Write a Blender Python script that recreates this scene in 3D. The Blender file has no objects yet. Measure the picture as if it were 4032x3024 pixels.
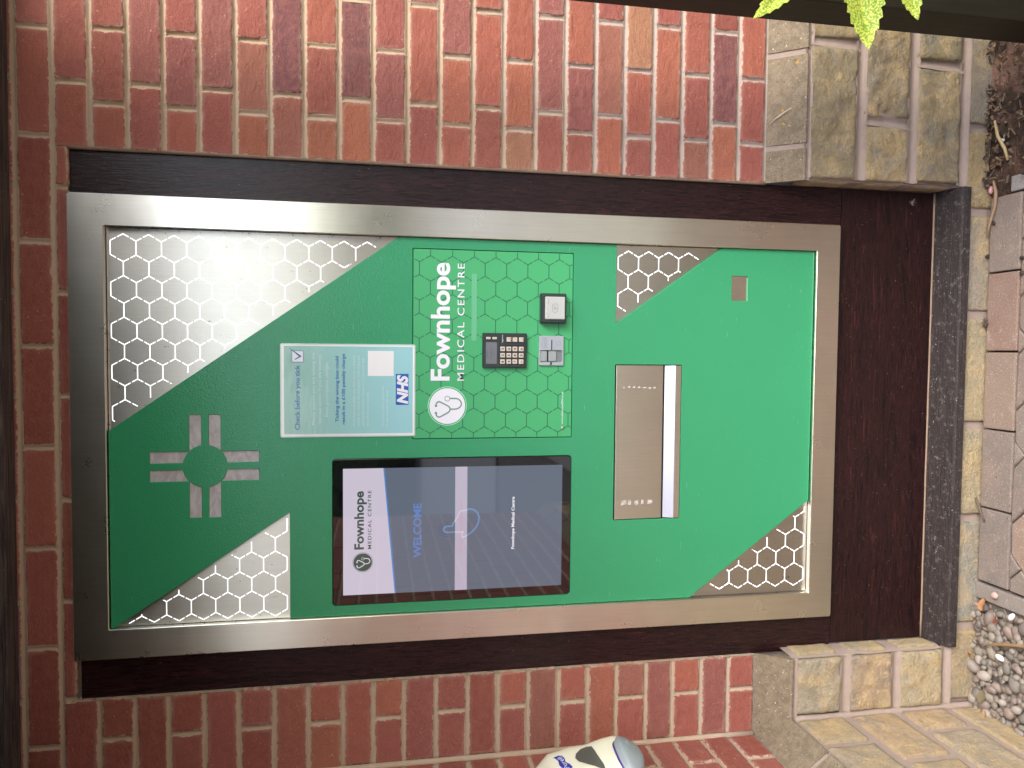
import bpy, bmesh, math, random
from mathutils import Vector, Matrix, noise, geometry
R = math.radians
random.seed(7)
scene = bpy.context.scene
COL = scene.collection
# ------------------------------------------------------------------ camera
# metres; x along the wall, z up (0 = eye height, ground at GZ), brick face at y = 0, viewer at y < 0
GZ = -1.56
cd = bpy.data.cameras.new("Camera"); cam = bpy.data.objects.new("Camera", cd); COL.objects.link(cam)
cr = Vector((0.00835744, -0.17571475, -0.98440565)); cu = Vector((0.99907873, 0.0429070301, 0.000823180647))
cf = Vector((-0.04209328, 0.98350562, -0.17591146))
cam.matrix_world = Matrix(((cr.x, cu.x, -cf.x, 0), (cr.y, cu.y, -cf.y, -1.74867), (cr.z, cu.z, -cf.z, 0), (0, 0, 0, 1)))
cd.sensor_width = 36; cd.lens = 36 * 2910.98 / 4032; cd.clip_start = .02; cd.clip_end = 500
scene.camera = cam
# ------------------------------------------------------------------ light
w = bpy.data.worlds.new("World"); scene.world = w; w.use_nodes = True
nt = w.node_tree
sky = nt.nodes.new('ShaderNodeTexSky'); sky.sky_type = 'NISHITA'; sky.sun_disc = False
SUN_EL, SUN_AZ = R(44), R(138)        # azimuth clockwise from +y (the wall's back)
sky.sun_elevation = SUN_EL; sky.sun_rotation = SUN_AZ; sky.air_density = 1.0; sky.dust_density = 2.6; sky.ozone_density = 1.0
bg = nt.nodes['Background']; bg.inputs[1].default_value = .15
nt.links.new(sky.outputs[0], bg.inputs[0])
sd = bpy.data.lights.new('Sun', 'SUN'); sd.energy = 1.1; sd.angle = R(30); sd.color = (1, .95, .9)
so = bpy.data.objects.new('Sun', sd); COL.objects.link(so)
sv = Vector((math.sin(SUN_AZ) * math.cos(SUN_EL), math.cos(SUN_AZ) * math.cos(SUN_EL), math.sin(SUN_EL)))
so.rotation_euler = sv.to_track_quat('Z', 'Y').to_euler()
scene.view_settings.view_transform = 'Standard'; scene.view_settings.look = 'None'
scene.view_settings.exposure = 1.55; scene.view_settings.gamma = 1
scene.cycles.max_bounces = 6

# ------------------------------------------------------------------ materials
class N:
    def __init__(s, name):
        s.m = bpy.data.materials.new(name); s.m.use_nodes = True; s.t = s.m.node_tree
        s.b = s.t.nodes['Principled BSDF']; s.o = s.t.nodes['Material Output']
        s._c = None
    def n(s, typ, **k):
        q = s.t.nodes.new(typ)
        for a, b in k.items(): setattr(q, a, b)
        return q
    def l(s, a, b): s.t.links.new(a, b)
    def co(s, sc=(1, 1, 1), rot=(0, 0, 0), loc=(0, 0, 0)):
        if s._c is None: s._c = s.n('ShaderNodeNewGeometry')
        mp = s.n('ShaderNodeMapping'); s.l(s._c.outputs['Position'], mp.inputs[0])
        mp.inputs['Scale'].default_value = sc; mp.inputs['Rotation'].default_value = rot; mp.inputs['Location'].default_value = loc
        return mp.outputs[0]
    def noise(s, scale, detail=4, rough=.55, sc=(1, 1, 1), dist=0, loc=(0, 0, 0)):
        q = s.n('ShaderNodeTexNoise'); s.l(s.co(sc, loc=loc), q.inputs['Vector'])
        q.inputs['Scale'].default_value = scale; q.inputs['Detail'].default_value = detail
        q.inputs['Roughness'].default_value = rough; q.inputs['Distortion'].default_value = dist
        return q.outputs[0]
    def ramp(s, v, pts, interp='LINEAR'):
        q = s.n('ShaderNodeValToRGB'); s.l(v, q.inputs[0]); e = q.color_ramp.elements; q.color_ramp.interpolation = interp
        while len(e) < len(pts): e.new(.5)
        for i, (p, c) in enumerate(pts):
            e[i].position = p; e[i].color = (c, c, c, 1) if not hasattr(c, '__len__') else (*c, 1)
        return q.outputs[0]
    def mix(s, f, a, b, mode='MIX'):
        q = s.n('ShaderNodeMix', data_type='RGBA', blend_type=mode)
        for i, v in ((0, f), (6, a), (7, b)):
            if isinstance(v, (int, float)): q.inputs[i].default_value = v
            elif isinstance(v, tuple): q.inputs[i].default_value = (*v, 1)
            else: s.l(v, q.inputs[i])
        return q.outputs[2]
    def math(s, op, a, b=0.0, clamp=False):
        q = s.n('ShaderNodeMath', operation=op); q.use_clamp = clamp
        for i, v in ((0, a), (1, b)):
            if isinstance(v, (int, float)): q.inputs[i].default_value = v
            else: s.l(v, q.inputs[i])
        return q.outputs[0]
    def set(s, **k):
        names = dict(col='Base Color', rough='Roughness', metal='Metallic', spec='Specular IOR Level', coat='Coat Weight',
                     coatr='Coat Roughness', emit='Emission Color', es='Emission Strength', tr='Transmission Weight',
                     alpha='Alpha', sss='Subsurface Weight', aniso='Anisotropic')
        for a, v in k.items():
            i = s.b.inputs[names[a]]
            if isinstance(v, tuple): i.default_value = (*v, 1)
            elif isinstance(v, (int, float)): i.default_value = v
            else: s.l(v, i)
        return s
    def bump(s, h, dist=.001, strength=1.0, coat=False):
        q = s.n('ShaderNodeBump'); s.l(h, q.inputs['Height']); q.inputs['Distance'].default_value = dist
        q.inputs['Strength'].default_value = strength; s.l(q.outputs[0], s.b.inputs['Normal'])
        if coat: s.l(q.outputs[0], s.b.inputs['Coat Normal'])
        return s

def plain(name, col, rough=.5, **k):
    return N(name).set(col=col, rough=rough, **k).m

def axis(s, i):
    if s._c is None: s._c = s.n('ShaderNodeNewGeometry')
    q = s.n('ShaderNodeSeparateXYZ'); s.l(s._c.outputs['Position'], q.inputs[0]); return q.outputs[i]

# mortar colour: sandy above, re-pointed pinkish grey lower down
def mortar_col(s):
    z = axis(s, 2); x = axis(s, 0)
    a = s.noise(5, 3, loc=(3, 1, 2))
    lim = s.math('MULTIPLY_ADD', x, .35); lim.node.inputs[2].default_value = -.42
    d = s.math('SUBTRACT', lim, z); d = s.math('ADD', d, s.math('MULTIPLY', s.math('SUBTRACT', a, .5), .5))
    f = s.ramp(s.math('MULTIPLY', d, 3, True), [(0, 0), (1, 1)])
    c = s.mix(f, (.46, .345, .235), (.42, .345, .30))
    n2 = s.noise(60, 4, .7)
    return s.mix(s.ramp(n2, [(.35, 0), (.7, 1)]), c, s.mix(.35, c, (.52, .42, .32)))

s = N('brick')
at = s.n('ShaderNodeAttribute', attribute_name='Col'); ed = s.n('ShaderNodeAttribute', attribute_name='edge')
fine = s.noise(420, 3, .6); mid = s.noise(55, 5, .6); big = s.noise(14, 3, .5)
c = s.mix(s.ramp(mid, [(.38, 0), (.68, .45)]), at.outputs[0], (.42, .16, .115))
c = s.mix(s.ramp(big, [(.5, 0), (.75, .3)]), c, (.27, .085, .075))
c = s.mix(s.ramp(fine, [(.3, .75), (.7, 0)]), c, s.mix(.6, c, (.06, .02, .02)))
spk = s.noise(150, 2, .5, loc=(5, 5, 5)); c = s.mix(s.ramp(spk, [(.70, 0), (.76, .6)]), c, (.62, .42, .32))
scr = s.noise(32, 3, .6, sc=(1, 1, 7)); c = s.mix(s.ramp(scr, [(.68, 0), (.75, .45)]), c, (.55, .36, .29))
blk = s.noise(45, 2, .5, loc=(9, 2, 5)); c = s.mix(s.ramp(blk, [(.78, 0), (.80, .8)]), c, (.03, .03, .035))
sm = s.noise(70, 4, .65, loc=(1, 7, 1))
lim = s.math('MULTIPLY', s.ramp(sm, [(.42, 0), (.85, 1)]), .0085)
f = s.math('MULTIPLY', s.math('SUBTRACT', lim, ed.outputs['Fac']), 900, True)
c = s.mix(s.math('MULTIPLY', f, .9), c, mortar_col(s))
haze_ = s.noise(9, 4, .6, loc=(2, 2, 8)); f2 = s.math('MULTIPLY', s.math('SUBTRACT', .010, ed.outputs['Fac']), 60, True)
c = s.mix(s.math('MULTIPLY', f2, s.ramp(haze_, [(.4, 0), (.7, .8)])), c, (.50, .36, .28))
s.set(col=c, rough=.88, spec=.25)
h = s.math('ADD', s.math('MULTIPLY', fine, .35), s.math('ADD', s.math('MULTIPLY', mid, .8), s.math('MULTIPLY', s.noise(26, 4, .6, sc=(1, 1, 2.2), dist=1.2), 1.4)))
s.bump(h, .0022, .9); BRICK = s.m
s = N('mortar'); mc = mortar_col(s); s.set(col=mc, rough=.95, spec=.15)
s.bump(s.math('ADD', s.noise(300, 3, .7), s.math('MULTIPLY', s.noise(50, 4), 1.5)), .0016, .9); MORTAR = s.m
s = N('stone_mortar'); s.set(col=s.mix(s.noise(40, 5, .7), (.27, .21, .175), (.39, .315, .27)), rough=.95, spec=.15)
s.bump(s.math('ADD', s.noise(350, 3, .7), s.math('MULTIPLY', s.noise(40, 4), 1.2)), .0015, .8); SMORTAR = s.m
s = N('sandstone'); at = s.n('ShaderNodeAttribute', attribute_name='Col')
n1 = s.noise(13, 5, .6, dist=.6); n2 = s.noise(17, 4, .6, loc=(4, 4, 4)); n3 = s.noise(120, 4, .7)
c = s.mix(s.ramp(n1, [(.42, 0), (.68, .75)]), at.outputs[0], (.54, .42, .24))
c = s.mix(s.ramp(n2, [(.51, 0), (.68, .6)]), c, (.25, .25, .24))
c = s.mix(s.ramp(n3, [(.3, .5), (.62, 0)]), c, s.mix(.5, c, (.08, .07, .05)))
c = s.mix(1.0, c, (1.42, 1.35, 1.25), 'MULTIPLY')
s.set(col=c, rough=.93, spec=.2)
s.bump(s.math('ADD', s.noise(75, 7, .8, dist=.4), s.math('MULTIPLY', s.noise(170, 4, .7), .7)), .012, 1); STONE = s.m
s = N('coping_stone')
n3 = s.noise(260, 3, .7); c = s.mix(s.noise(12, 5, .6), (.20, .16, .11), (.30, .245, .17))
c = s.mix(s.ramp(s.noise(45, 5, .75, loc=(5, 0, 2)), [(.42, .55), (.6, 0)]), c, (.13, .105, .075)); c = s.mix(s.ramp(n3, [(.33, .85), (.44, 0)]), c, (.08, .065, .05)); c = s.mix(s.ramp(s.noise(170, 2, .5, loc=(2, 8, 3)), [(.70, 0), (.74, .8)]), c, (.75, .68, .58))
def blob(s, c, p, r, col, amt=.9):
    q = s.n('ShaderNodeVectorMath', operation='DISTANCE')
    if s._c is None: s._c = s.n('ShaderNodeNewGeometry')
    s.l(s._c.outputs['Position'], q.inputs[0]); q.inputs[1].default_value = p
    d = s.math('ADD', q.outputs['Value'], s.math('MULTIPLY', s.math('SUBTRACT', s.noise(140, 4, .7), .5), r * 2.2))
    return s.mix(s.math('MULTIPLY', s.math('MULTIPLY', s.math('SUBTRACT', r, d), 900, True), amt), c, col)
for p, r in (((.723, -.04, -1.018), .006), ((.61, -.022, -.99), .004), ((.575, -.02, -.995), .007), ((.73, -.005, -.97), .004), ((.49, -.02, -1.0), .004)):
    c = blob(s, c, p, r, (.50, .30, .05), .75)
s.set(col=c, rough=.9, spec=.2); s.bump(s.math('ADD', n3, s.noise(60, 4)), .0016, .9); COPING = s.m

def wood(name, ax, base, hi, rough, sc=1.0):
    s = N(name); st = [14, 14, 14]; st[ax] = 1.1
    g = s.noise(5 * sc, 6, .62, sc=tuple(st), dist=1.6); st2 = [60, 60, 60]; st2[ax] = 3
    g2 = s.noise(9 * sc, 3, .6, sc=tuple(st2))
    c = s.mix(s.ramp(g, [(.38, 0), (.50, .35), (.56, .1), (.70, 1)]), base, hi)
    c = s.mix(s.ramp(g2, [(.40, .6), (.55, 0)]), c, tuple(v * .4 for v in base))
    dust = s.noise(330, 2, .5, loc=(3, 9, 1)); c = s.mix(s.ramp(dust, [(.735, 0), (.76, .55)]), c, (.5, .42, .38))
    s.set(col=c, rough=s.ramp(g2, [(.3, rough), (.8, rough + .12)]), spec=.32)
    s.bump(s.math('ADD', g2, s.math('MULTIPLY', s.noise(160, 2, .5, sc=tuple(.35 if i == ax else 1 for i in range(3))), .9)), .0006, .8)
    return s.m
WOODV = wood('rosewood_vertical', 2, (.010, .0045, .0055), (.062, .018, .017), .24)
WOODH = wood('rosewood_horizontal', 0, (.009, .0038, .0045), (.060, .0165, .015), .26)
s = N('weathered_sill'); g = s.noise(8, 5, .7, sc=(2, 60, 60)); c = s.mix(s.ramp(g, [(.4, 0), (.75, 1)]), (.012, .008, .008), (.055, .042, .040))
d = s.noise(230, 3, .6); c = s.mix(s.ramp(d, [(.665, 0), (.71, .8)]), c, (.45, .40, .34)); d = s.noise(60, 4, .8, loc=(7, 1, 1)); c = s.mix(s.ramp(d, [(.55, 0), (.75, .35)]), c, (.40, .36, .33))
s.set(col=c, rough=.6); s.bump(s.math('ADD', g, s.math('MULTIPLY', d, .5)), .0015, .8); SILL = s.m
s = N('old_timber'); g = s.noise(7, 6, .7, sc=(1.2, 26, 26), dist=.6)
c = s.mix(s.ramp(g, [(.42, 0), (.70, 1)]), (.030, .024, .024), (.16, .12, .10)); c = s.mix(s.ramp(s.noise(160, 3, .7), [(.66, 0), (.72, .7)]), c, (.45, .36, .28))
s.set(col=c, rough=.75); s.bump(g, .003, .9); BEAM = s.m
s = N('stained_post'); g = s.noise(6, 5, .6, sc=(22, 22, 1)); c = s.mix(g, (.010, .010, .005), (.030, .025, .014))
s.set(col=c, rough=.5, spec=.35); s.bump(g, .001, .6); POST = s.m
SEAL = N('sealant'); SEAL.set(col=SEAL.mix(SEAL.noise(40, 3), (.20, .13, .085), (.33, .25, .18)), rough=.7); SEAL = SEAL.m

def steel(name, col, rough, brush=(6, 6, .35), scratch=0.0, dirt=.0, metal=1.0, aniso=True):
    s = N(name); br = s.noise(110, 3, .6, sc=brush); stv = s.noise(60, 4, .6, sc=(5, 5, .12))
    c = s.mix(s.ramp(s.noise(9, 4, .6), [(.35, .0), (.75, .5)]), col, tuple(v * .86 for v in col)); c = s.mix(s.ramp(stv, [(.35, .0), (.7, .35)]), c, tuple(v * .8 for v in col))
    if scratch:
        for k, (r_, l_) in enumerate((((0, .5, 0), (1, 2, 3)), ((0, -.9, 0), (4, 1, 7)))):
            q = s.n('ShaderNodeTexNoise'); s.l(s.co((30, 1, 1.6), rot=r_, loc=l_), q.inputs['Vector']); q.inputs['Scale'].default_value = 7; q.inputs['Detail'].default_value = 2
            c = s.mix(s.ramp(q.outputs[0], [(.715, 0), (.73, scratch)]), c, (.85, .83, .78))
    sp = s.noise(190, 2, .5, loc=(8, 3, 3)); c = s.mix(s.ramp(sp, [(.745, 0), (.765, .6)]), c, (.85, .82, .75))
    if dirt: c = s.mix(s.ramp(s.noise(75, 4, .7, sc=(1, 1, .6), loc=(3, 3, 9)), [(.665, 0), (.71, dirt)]), c, (.07, .06, .04))
    s.set(col=c, rough=s.ramp(s.noise(14, 4, .6, loc=(6, 6, 6)), [(.3, rough), (.75, rough + .035)]), metal=metal)
    if aniso:
        tv = s.n('ShaderNodeCombineXYZ'); tv.inputs[0].default_value = 1; s.l(tv.outputs[0], s.b.inputs['Tangent']); s.set(aniso=.92)
    s.bump(br, .00012, .6); return s.m
STEEL = steel('brushed_steel', (.80, .775, .68), .27, scratch=0)
STEELP = steel('honeycomb_steel', (.60, .58, .52), .36, brush=(2, 2, 1.2), scratch=.2, dirt=.7)
STEELH = steel('hatch_steel', (.76, .73, .64), .33, brush=(2, 2, 2), scratch=.4)
LEDGE = steel('ledge_steel', (.72, .73, .78), .40, brush=(1, 1, 1), aniso=False)
s = N('green_powder_coat'); o1 = s.noise(300, 2, .45)
g = s.mix(s.noise(4, 3), (.034, .285, .125), (.040, .310, .140)); sc_ = s.noise(26, 2, .5, sc=(1, 1, 8)); g = s.mix(s.ramp(sc_, [(.71, 0), (.74, .3)]), g, (.25, .5, .35))
s.set(col=g, rough=s.ramp(s.noise(7, 4, .6, sc=(1, 1, .5)), [(.3, .13), (.75, .22)]), spec=.5); s.bump(o1, .0009, .55); GREEN = s.m
s = N('green_vinyl'); s.set(col=s.mix(s.noise(5, 3), (.058, .375, .145), (.066, .405, .160)), rough=.38, spec=.4); s.bump(s.noise(260, 2, .5), .0003, .3); VINYL = s.m
HEXL = plain('dark_green_line', (.018, .135, .07), .4)
WHITE = plain('white_vinyl', (.78, .80, .86), .4)
MINT = plain('mint_ring', (.42, .86, .62), .4)
TUBE = plain('sage_line', (.16, .29, .22), .4); TUBED = plain('grey_line', (.12, .12, .13), .4)
BLACK = plain('black_gap', (.006, .010, .008), .5)
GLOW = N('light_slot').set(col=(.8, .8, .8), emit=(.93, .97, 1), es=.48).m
s = N('light_window'); n = s.noise(28, 4, .7, sc=(1, 1, 2.4), dist=1); s.set(col=s.mix(s.ramp(n, [(.35, 0), (.7, 1)]), (.38, .36, .365), (.60, .57, .575)), rough=.32, spec=.45); ACRYL = s.m
GLASS = plain('black_glass', (.006, .006, .007), .03, spec=1.0)
def scr(name, e, st=.5):
    return N(name).set(col=(.006, .006, .007), rough=.03, spec=.62, emit=e, es=.33).m
S_WHITE = scr('screen_white', (.60, .545, .65), .5); S_BLUE = scr('screen_blue', (.125, .150, .200), .5)
S_LINE = scr('screen_line', (.09, .25, .62), .5); S_TEXT = scr('screen_text_blue', (.14, .23, .52), .5)
S_HAND = scr('screen_hand', (.16, .28, .50), .5); S_BAND = scr('screen_band', (.50, .44, .55), .5); S_PINK = scr('screen_pink', (.66, .30, .38), .5)
S_DARK = scr('screen_dark_green', (.055, .085, .07), .5); S_LETTER = scr('screen_letter', (.85, .83, .9), .5); S_HALO = scr('screen_halo', (.085, .11, .22), .5); S_PALE = scr('screen_pale', (.60, .56, .70), .5)
s = N('notice_paper'); z = axis(s, 2)
f = s.ramp(s.math('ADD', s.math('MULTIPLY', z, 3.3), .35), [(.2, (.32, .63, .67)), (1.0, (.30, .55, .46))])
s.set(col=f, rough=.3, coat=1, coatr=.05)
s.bump(s.math('ADD', s.noise(9, 3, .5), s.math('MULTIPLY', s.noise(45, 3, .6, sc=(1, 1, 2.2)), .16)), .004, .35, coat=True); PAPER = s.m
s = N('notice_white'); s.set(col=(.84, .86, .86), rough=.3, coat=1, coatr=.06); s.bump(s.noise(9, 3, .5), .003, .3, coat=True); NWHITE = s.m
NBLUE = plain('notice_blue', (.035, .14, .42), .3, coat=1.0, coatr=.08); NTXT = plain('notice_pale_text', (.56, .75, .75), .3, coat=1.0, coatr=.08); NNHS = plain('badge_blue', (.012, .10, .46), .3, coat=1.0, coatr=.08)
s = N('laminate_rim'); s.set(col=(.55, .72, .64), rough=.12, coat=1); RIM = s.m
PADB = plain('keypad_body', (.022, .032, .032), .38); PADD = plain('keypad_ridge', (.030, .042, .042), .3)
KEYM = plain('key_cap', (.56, .50, .42), .35); KTXT = plain('key_print', (.03, .028, .026), .5); LCD = plain('lcd', (.15, .16, .18), .15); LCDT = plain('lcd_print', (.045, .045, .06), .3)
RED = plain('red_mark', (.5, .05, .05), .4); YEL = plain('yellow_mark', (.75, .55, .05), .4); GRN = plain('green_mark', (.05, .25, .12), .4); INK = plain('white_ink', (.6, .62, .62), .4); INKB = plain('blue_ink', (.10, .2, .45), .4)
SILV = plain('silver_plastic', (.34, .38, .42), .32); SILVD = plain('silver_recess', (.17, .20, .20), .35); SILVL = plain('silver_lug', (.29, .33, .33), .3); SLOT = plain('slot_dark', (.008, .008, .008), .5)
PWHITE = plain('reader_white', (.46, .48, .47), .3); PGREY = plain('reader_print', (.20, .23, .21), .4); LED = plain('led_window', (.58, .54, .40), .3)
TAPE = plain('old_tape', (.13, .45, .24), .22)
RESID = N('tape_residue'); RESID.set(col=RESID.mix(RESID.ramp(RESID.noise(170, 4, .7), [(.42, 0), (.55, 1)]), (.34, .32, .28), (.62, .60, .54)), rough=.7); RESID = RESID.m
CREAM = plain('cream_plastic', (.84, .81, .62), .22, coat=.2, sss=0.0); PUSH = plain('grey_push_bar', (.29, .335, .345), .4); PURP = plain('purple_rim', (.06, .03, .22), .4); SMOKE = plain('smoked_window', (.10, .10, .085), .3); LOGO = plain('logo_blue', (.03, .035, .36), .3); LOGOT = plain('logo_white', (.8, .8, .84), .3)
s = N('laurel_leaf'); n = s.noise(300, 3, .6); c = s.mix(s.ramp(n, [(.44, 0), (.56, 1)]), (.20, .36, .03), (.62, .66, .13)); s.set(col=c, rough=.35, spec=.45)
tl = s.n('ShaderNodeBsdfTranslucent'); s.l(c, tl.inputs[0]); mx = s.n('ShaderNodeMixShader'); mx.inputs[0].default_value = .3; s.l(s.b.outputs[0], mx.inputs[1]); s.l(tl.outputs[0], mx.inputs[2]); s.l(mx.outputs[0], s.o.inputs[0]); LEAF = s.m
STEM = plain('green_stem', (.06, .12, .03), .6)
s = N('paver'); at = s.n('ShaderNodeAttribute', attribute_name='Col'); n = s.noise(300, 3, .7); n2 = s.noise(18, 5, .6)
c = s.mix(s.ramp(n2, [(.35, 0), (.7, .6)]), at.outputs[0], (.28, .215, .18)); c = s.mix(s.ramp(s.noise(40, 5, .75, loc=(3, 3, 3)), [(.56, 0), (.7, .6)]), c, (.36, .31, .275)); c = s.mix(s.ramp(s.noise(70, 3, .6, loc=(8, 1, 3)), [(.70, 0), (.73, .8)]), c, (.05, .045, .04)); c = s.mix(s.ramp(n, [(.6, 0), (.68, .7)]), c, (.62, .52, .44)); c = s.mix(s.ramp(n, [(.28, .8), (.4, 0)]), c, (.10, .08, .07))
s.set(col=c, rough=.9, spec=.2); s.bump(s.math('ADD', n, n2), .002, .8); PAVER = s.m
s = N('joint_sand'); n = s.noise(400, 4, .7); s.set(col=s.mix(n, (.05, .042, .035), (.22, .18, .15)), rough=1); s.bump(n, .003, 1); SAND = s.m
s = N('soil'); n = s.noise(90, 5, .7); n2 = s.noise(12, 3, .6); s.set(col=s.mix(s.ramp(n2, [(.48, 0), (.62, .8)]), s.mix(n, (.02, .015, .012), (.16, .11, .08)), (.27, .16, .12)), rough=1, spec=.1); s.bump(n, .012, 1); SOIL = s.m
s = N('pebble'); at = s.n('ShaderNodeAttribute', attribute_name='Col'); n = s.noise(120, 4, .6); s.set(col=s.mix(s.ramp(n, [(.3, .35), (.7, 0)]), at.outputs[0], s.mix(.5, at.outputs[0], (.12, .10, .08))), rough=.6, spec=.35); s.bump(n, .0008, .6); PEB = s.m
CHIP = N('mulch_chip'); CHIP.set(col=CHIP.mix(CHIP.noise(60, 3), (.04, .025, .016), (.30, .20, .12)), rough=.95); CHIP = CHIP.m
STRAW = plain('straw', (.48, .36, .18), .7); TWIG = plain('twig_bark', (.12, .09, .07), .9); DRY = plain('dry_leaf', (.36, .15, .05), .7); SHELL = plain('white_shell', (.75, .73, .70), .5); SPROUT = plain('sprout', (.2, .55, .04), .5); SEED = plain('dark_seed', (.035, .026, .022), .8); FLUFF = plain('seed_fluff', (.4, .34, .31), .9)
s = N('asphalt'); s.set(col=s.mix(s.noise(60, 4), (.27, .275, .26), (.34, .345, .33)), rough=.9); ASPH = s.m
s = N('hedge_leaf'); s.set(col=s.mix(s.noise(9, 4), (.018, .04, .012), (.07, .12, .035)), rough=.7); s.bump(s.noise(12, 5), .1, 1); HEDGE = s.m
BARK = plain('tree_bark', (.09, .07, .05), .9)
TURF = plain('verge_grass', (.13, .17, .05), .9)

# ------------------------------------------------------------------ helpers
def tag(o, label=None, cat=None, group=None, kind=None):
    if label: o['label'] = label
    if cat: o['category'] = cat
    if group: o['group'] = group
    if kind: o['kind'] = kind
    return o
def empty(name, loc, label, cat, group=None):
    o = bpy.data.objects.new(name, None); COL.objects.link(o); o.location = loc; o.empty_display_size = .05
    tag(o, label, cat, group); return o
def link(name, me, mats, parent=None, smooth=False):
    o = bpy.data.objects.new(name, me); COL.objects.link(o)
    for m in (mats if isinstance(mats, (list, tuple)) else [mats]): me.materials.append(m)
    if parent is not None:
        o.parent = parent; o.matrix_parent_inverse = Matrix.Translation(-world_loc(parent))
    if smooth: me.polygons.foreach_set('use_smooth', [True] * len(me.polygons))
    return o
def world_loc(o):
    v = Vector(o.location)
    while o.parent is not None:
        v = Vector(o.location) + o.matrix_parent_inverse.to_translation() + world_loc(o.parent) - o.location * 0 if False else v
        # children are all built in world coordinates (location 0)
        return Vector((0, 0, 0))
    return v
class MB:
    """collects polygons (world coordinates) into one mesh"""
    def __init__(s): s.v = []; s.f = []; s.mi = []; s.col = []; s.edge = []; s.sm = []
    def add(s, vs, fs, mi=0, col=None, edge=None, smooth=False):
        b = len(s.v); s.v += [tuple(v) for v in vs]; s.f += [[i + b for i in f] for f in fs]; s.mi += [mi] * len(fs); s.sm += [smooth] * len(fs)
        s.col += [col or (1, 1, 1)] * len(vs) if not isinstance(col, list) else col
        s.edge += edge if edge else [1.0] * len(vs)
    def quad(s, x0, x1, z0, z1, y, mi=0):
        s.add([(x0, y, z0), (x1, y, z0), (x1, y, z1), (x0, y, z1)], [[0, 1, 2, 3]], mi)
    def poly(s, pts, y, mi=0):
        s.add([(x, y, z) for x, z in pts], [list(range(len(pts)))], mi)
    def box(s, x0, x1, y0, y1, z0, z1, mi=0, b=0.0, M=None, col=None):
        bm = bmesh.new(); bmesh.ops.create_cube(bm, size=1)
        for v in bm.verts: v.co = Vector(((x0 + x1) / 2 + v.co.x * (x1 - x0), (y0 + y1) / 2 + v.co.y * (y1 - y0), (z0 + z1) / 2 + v.co.z * (z1 - z0)))
        if b: bmesh.ops.bevel(bm, geom=list(bm.edges), offset=b, segments=2, affect='EDGES', profile=.6)
        if M:
            for v in bm.verts: v.co = M @ v.co
        bm.verts.index_update()
        s.add([v.co.copy() for v in bm.verts], [[v.index for v in f.verts] for f in bm.faces], mi, col); bm.free()
    def ribbon(s, pts, wd, y, mi=0, closed=False, T=None):
        n = len(pts); L = []; Rr = []
        for i in range(n):
            p = Vector(pts[i]); a = Vector(pts[(i - 1) % n]) if (closed or i) else None; c = Vector(pts[(i + 1) % n]) if (closed or i < n - 1) else None
            d1 = (p - a).normalized() if a is not None else None; d2 = (c - p).normalized() if c is not None else None
            d = d1 if d2 is None else d2 if d1 is None else (d1 + d2)
            d = d.normalized(); q = Vector((-d.y, d.x)); k = 1.0
            if d1 is not None and d2 is not None: k = 1 / max(.5, q.dot(Vector((-d1.y, d1.x))))
            L.append(p + q * wd / 2 * k); Rr.append(p - q * wd / 2 * k)
        vs = [(u.x, y, u.y) for u in L] + [(u.x, y, u.y) for u in Rr]
        if T: vs = [T(v) for v in vs]
        fs = [[i, (i + 1) % n, n + (i + 1) % n, n + i] for i in range(n if closed else n - 1)]
        s.add(vs, [f[::-1] for f in fs], mi)
    def disc(s, cx, cz, r, y, mi=0, n=40, r2=None):
        s.poly([(cx + r * math.cos(t * 2 * math.pi / n), cz + (r2 or r) * math.sin(t * 2 * math.pi / n)) for t in range(n)], y, mi)
    def tube(s, pts, rad, seg=8, mi=0, col=None):
        pts = [Vector(p) for p in pts]; n = len(pts); rad = rad if hasattr(rad, '__len__') else [rad] * n; vs = []; fs = []
        for i, p in enumerate(pts):
            d = (pts[min(i + 1, n - 1)] - pts[max(i - 1, 0)]).normalized(); a = d.orthogonal().normalized() if i == 0 else (a - d * a.dot(d)).normalized(); b = d.cross(a)
            for k in range(seg):
                t = 2 * math.pi * k / seg; vs.append(p + (a * math.cos(t) + b * math.sin(t)) * rad[i])
        for i in range(n - 1):
            for k in range(seg): fs.append([i * seg + k, i * seg + (k + 1) % seg, (i + 1) * seg + (k + 1) % seg, (i + 1) * seg + k])
        fs.append(list(range(seg))[::-1]); fs.append([(n - 1) * seg + k for k in range(seg)])
        s.add(vs, fs, mi, col, smooth=True)
    def build(s, name, mats, parent=None, smooth=None):
        me = bpy.data.meshes.new(name); me.from_pydata(s.v, [], s.f); me.update()
        o = link(name, me, mats, parent)
        me.polygons.foreach_set('material_index', s.mi)
        me.polygons.foreach_set('use_smooth', s.sm if smooth is None else [smooth] * len(s.f))
        ca = me.color_attributes.new('Col', 'FLOAT_COLOR', 'POINT'); ca.data.foreach_set('color', [x for c in s.col for x in (*c, 1)])
        ea = me.attributes.new('edge', 'FLOAT', 'POINT'); ea.data.foreach_set('value', s.edge)
        return o
def arcs(x0, x1, z0, z1, r, n=6):
    out = []
    for cx, cz, a in ((x1 - r, z0 + r, -90), (x1 - r, z1 - r, 0), (x0 + r, z1 - r, 90), (x0 + r, z0 + r, 180)):
        for k in range(n + 1):
            t = R(a + 90 * k / n); out.append((cx + r * math.cos(t), cz + r * math.sin(t)))
    return out
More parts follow.
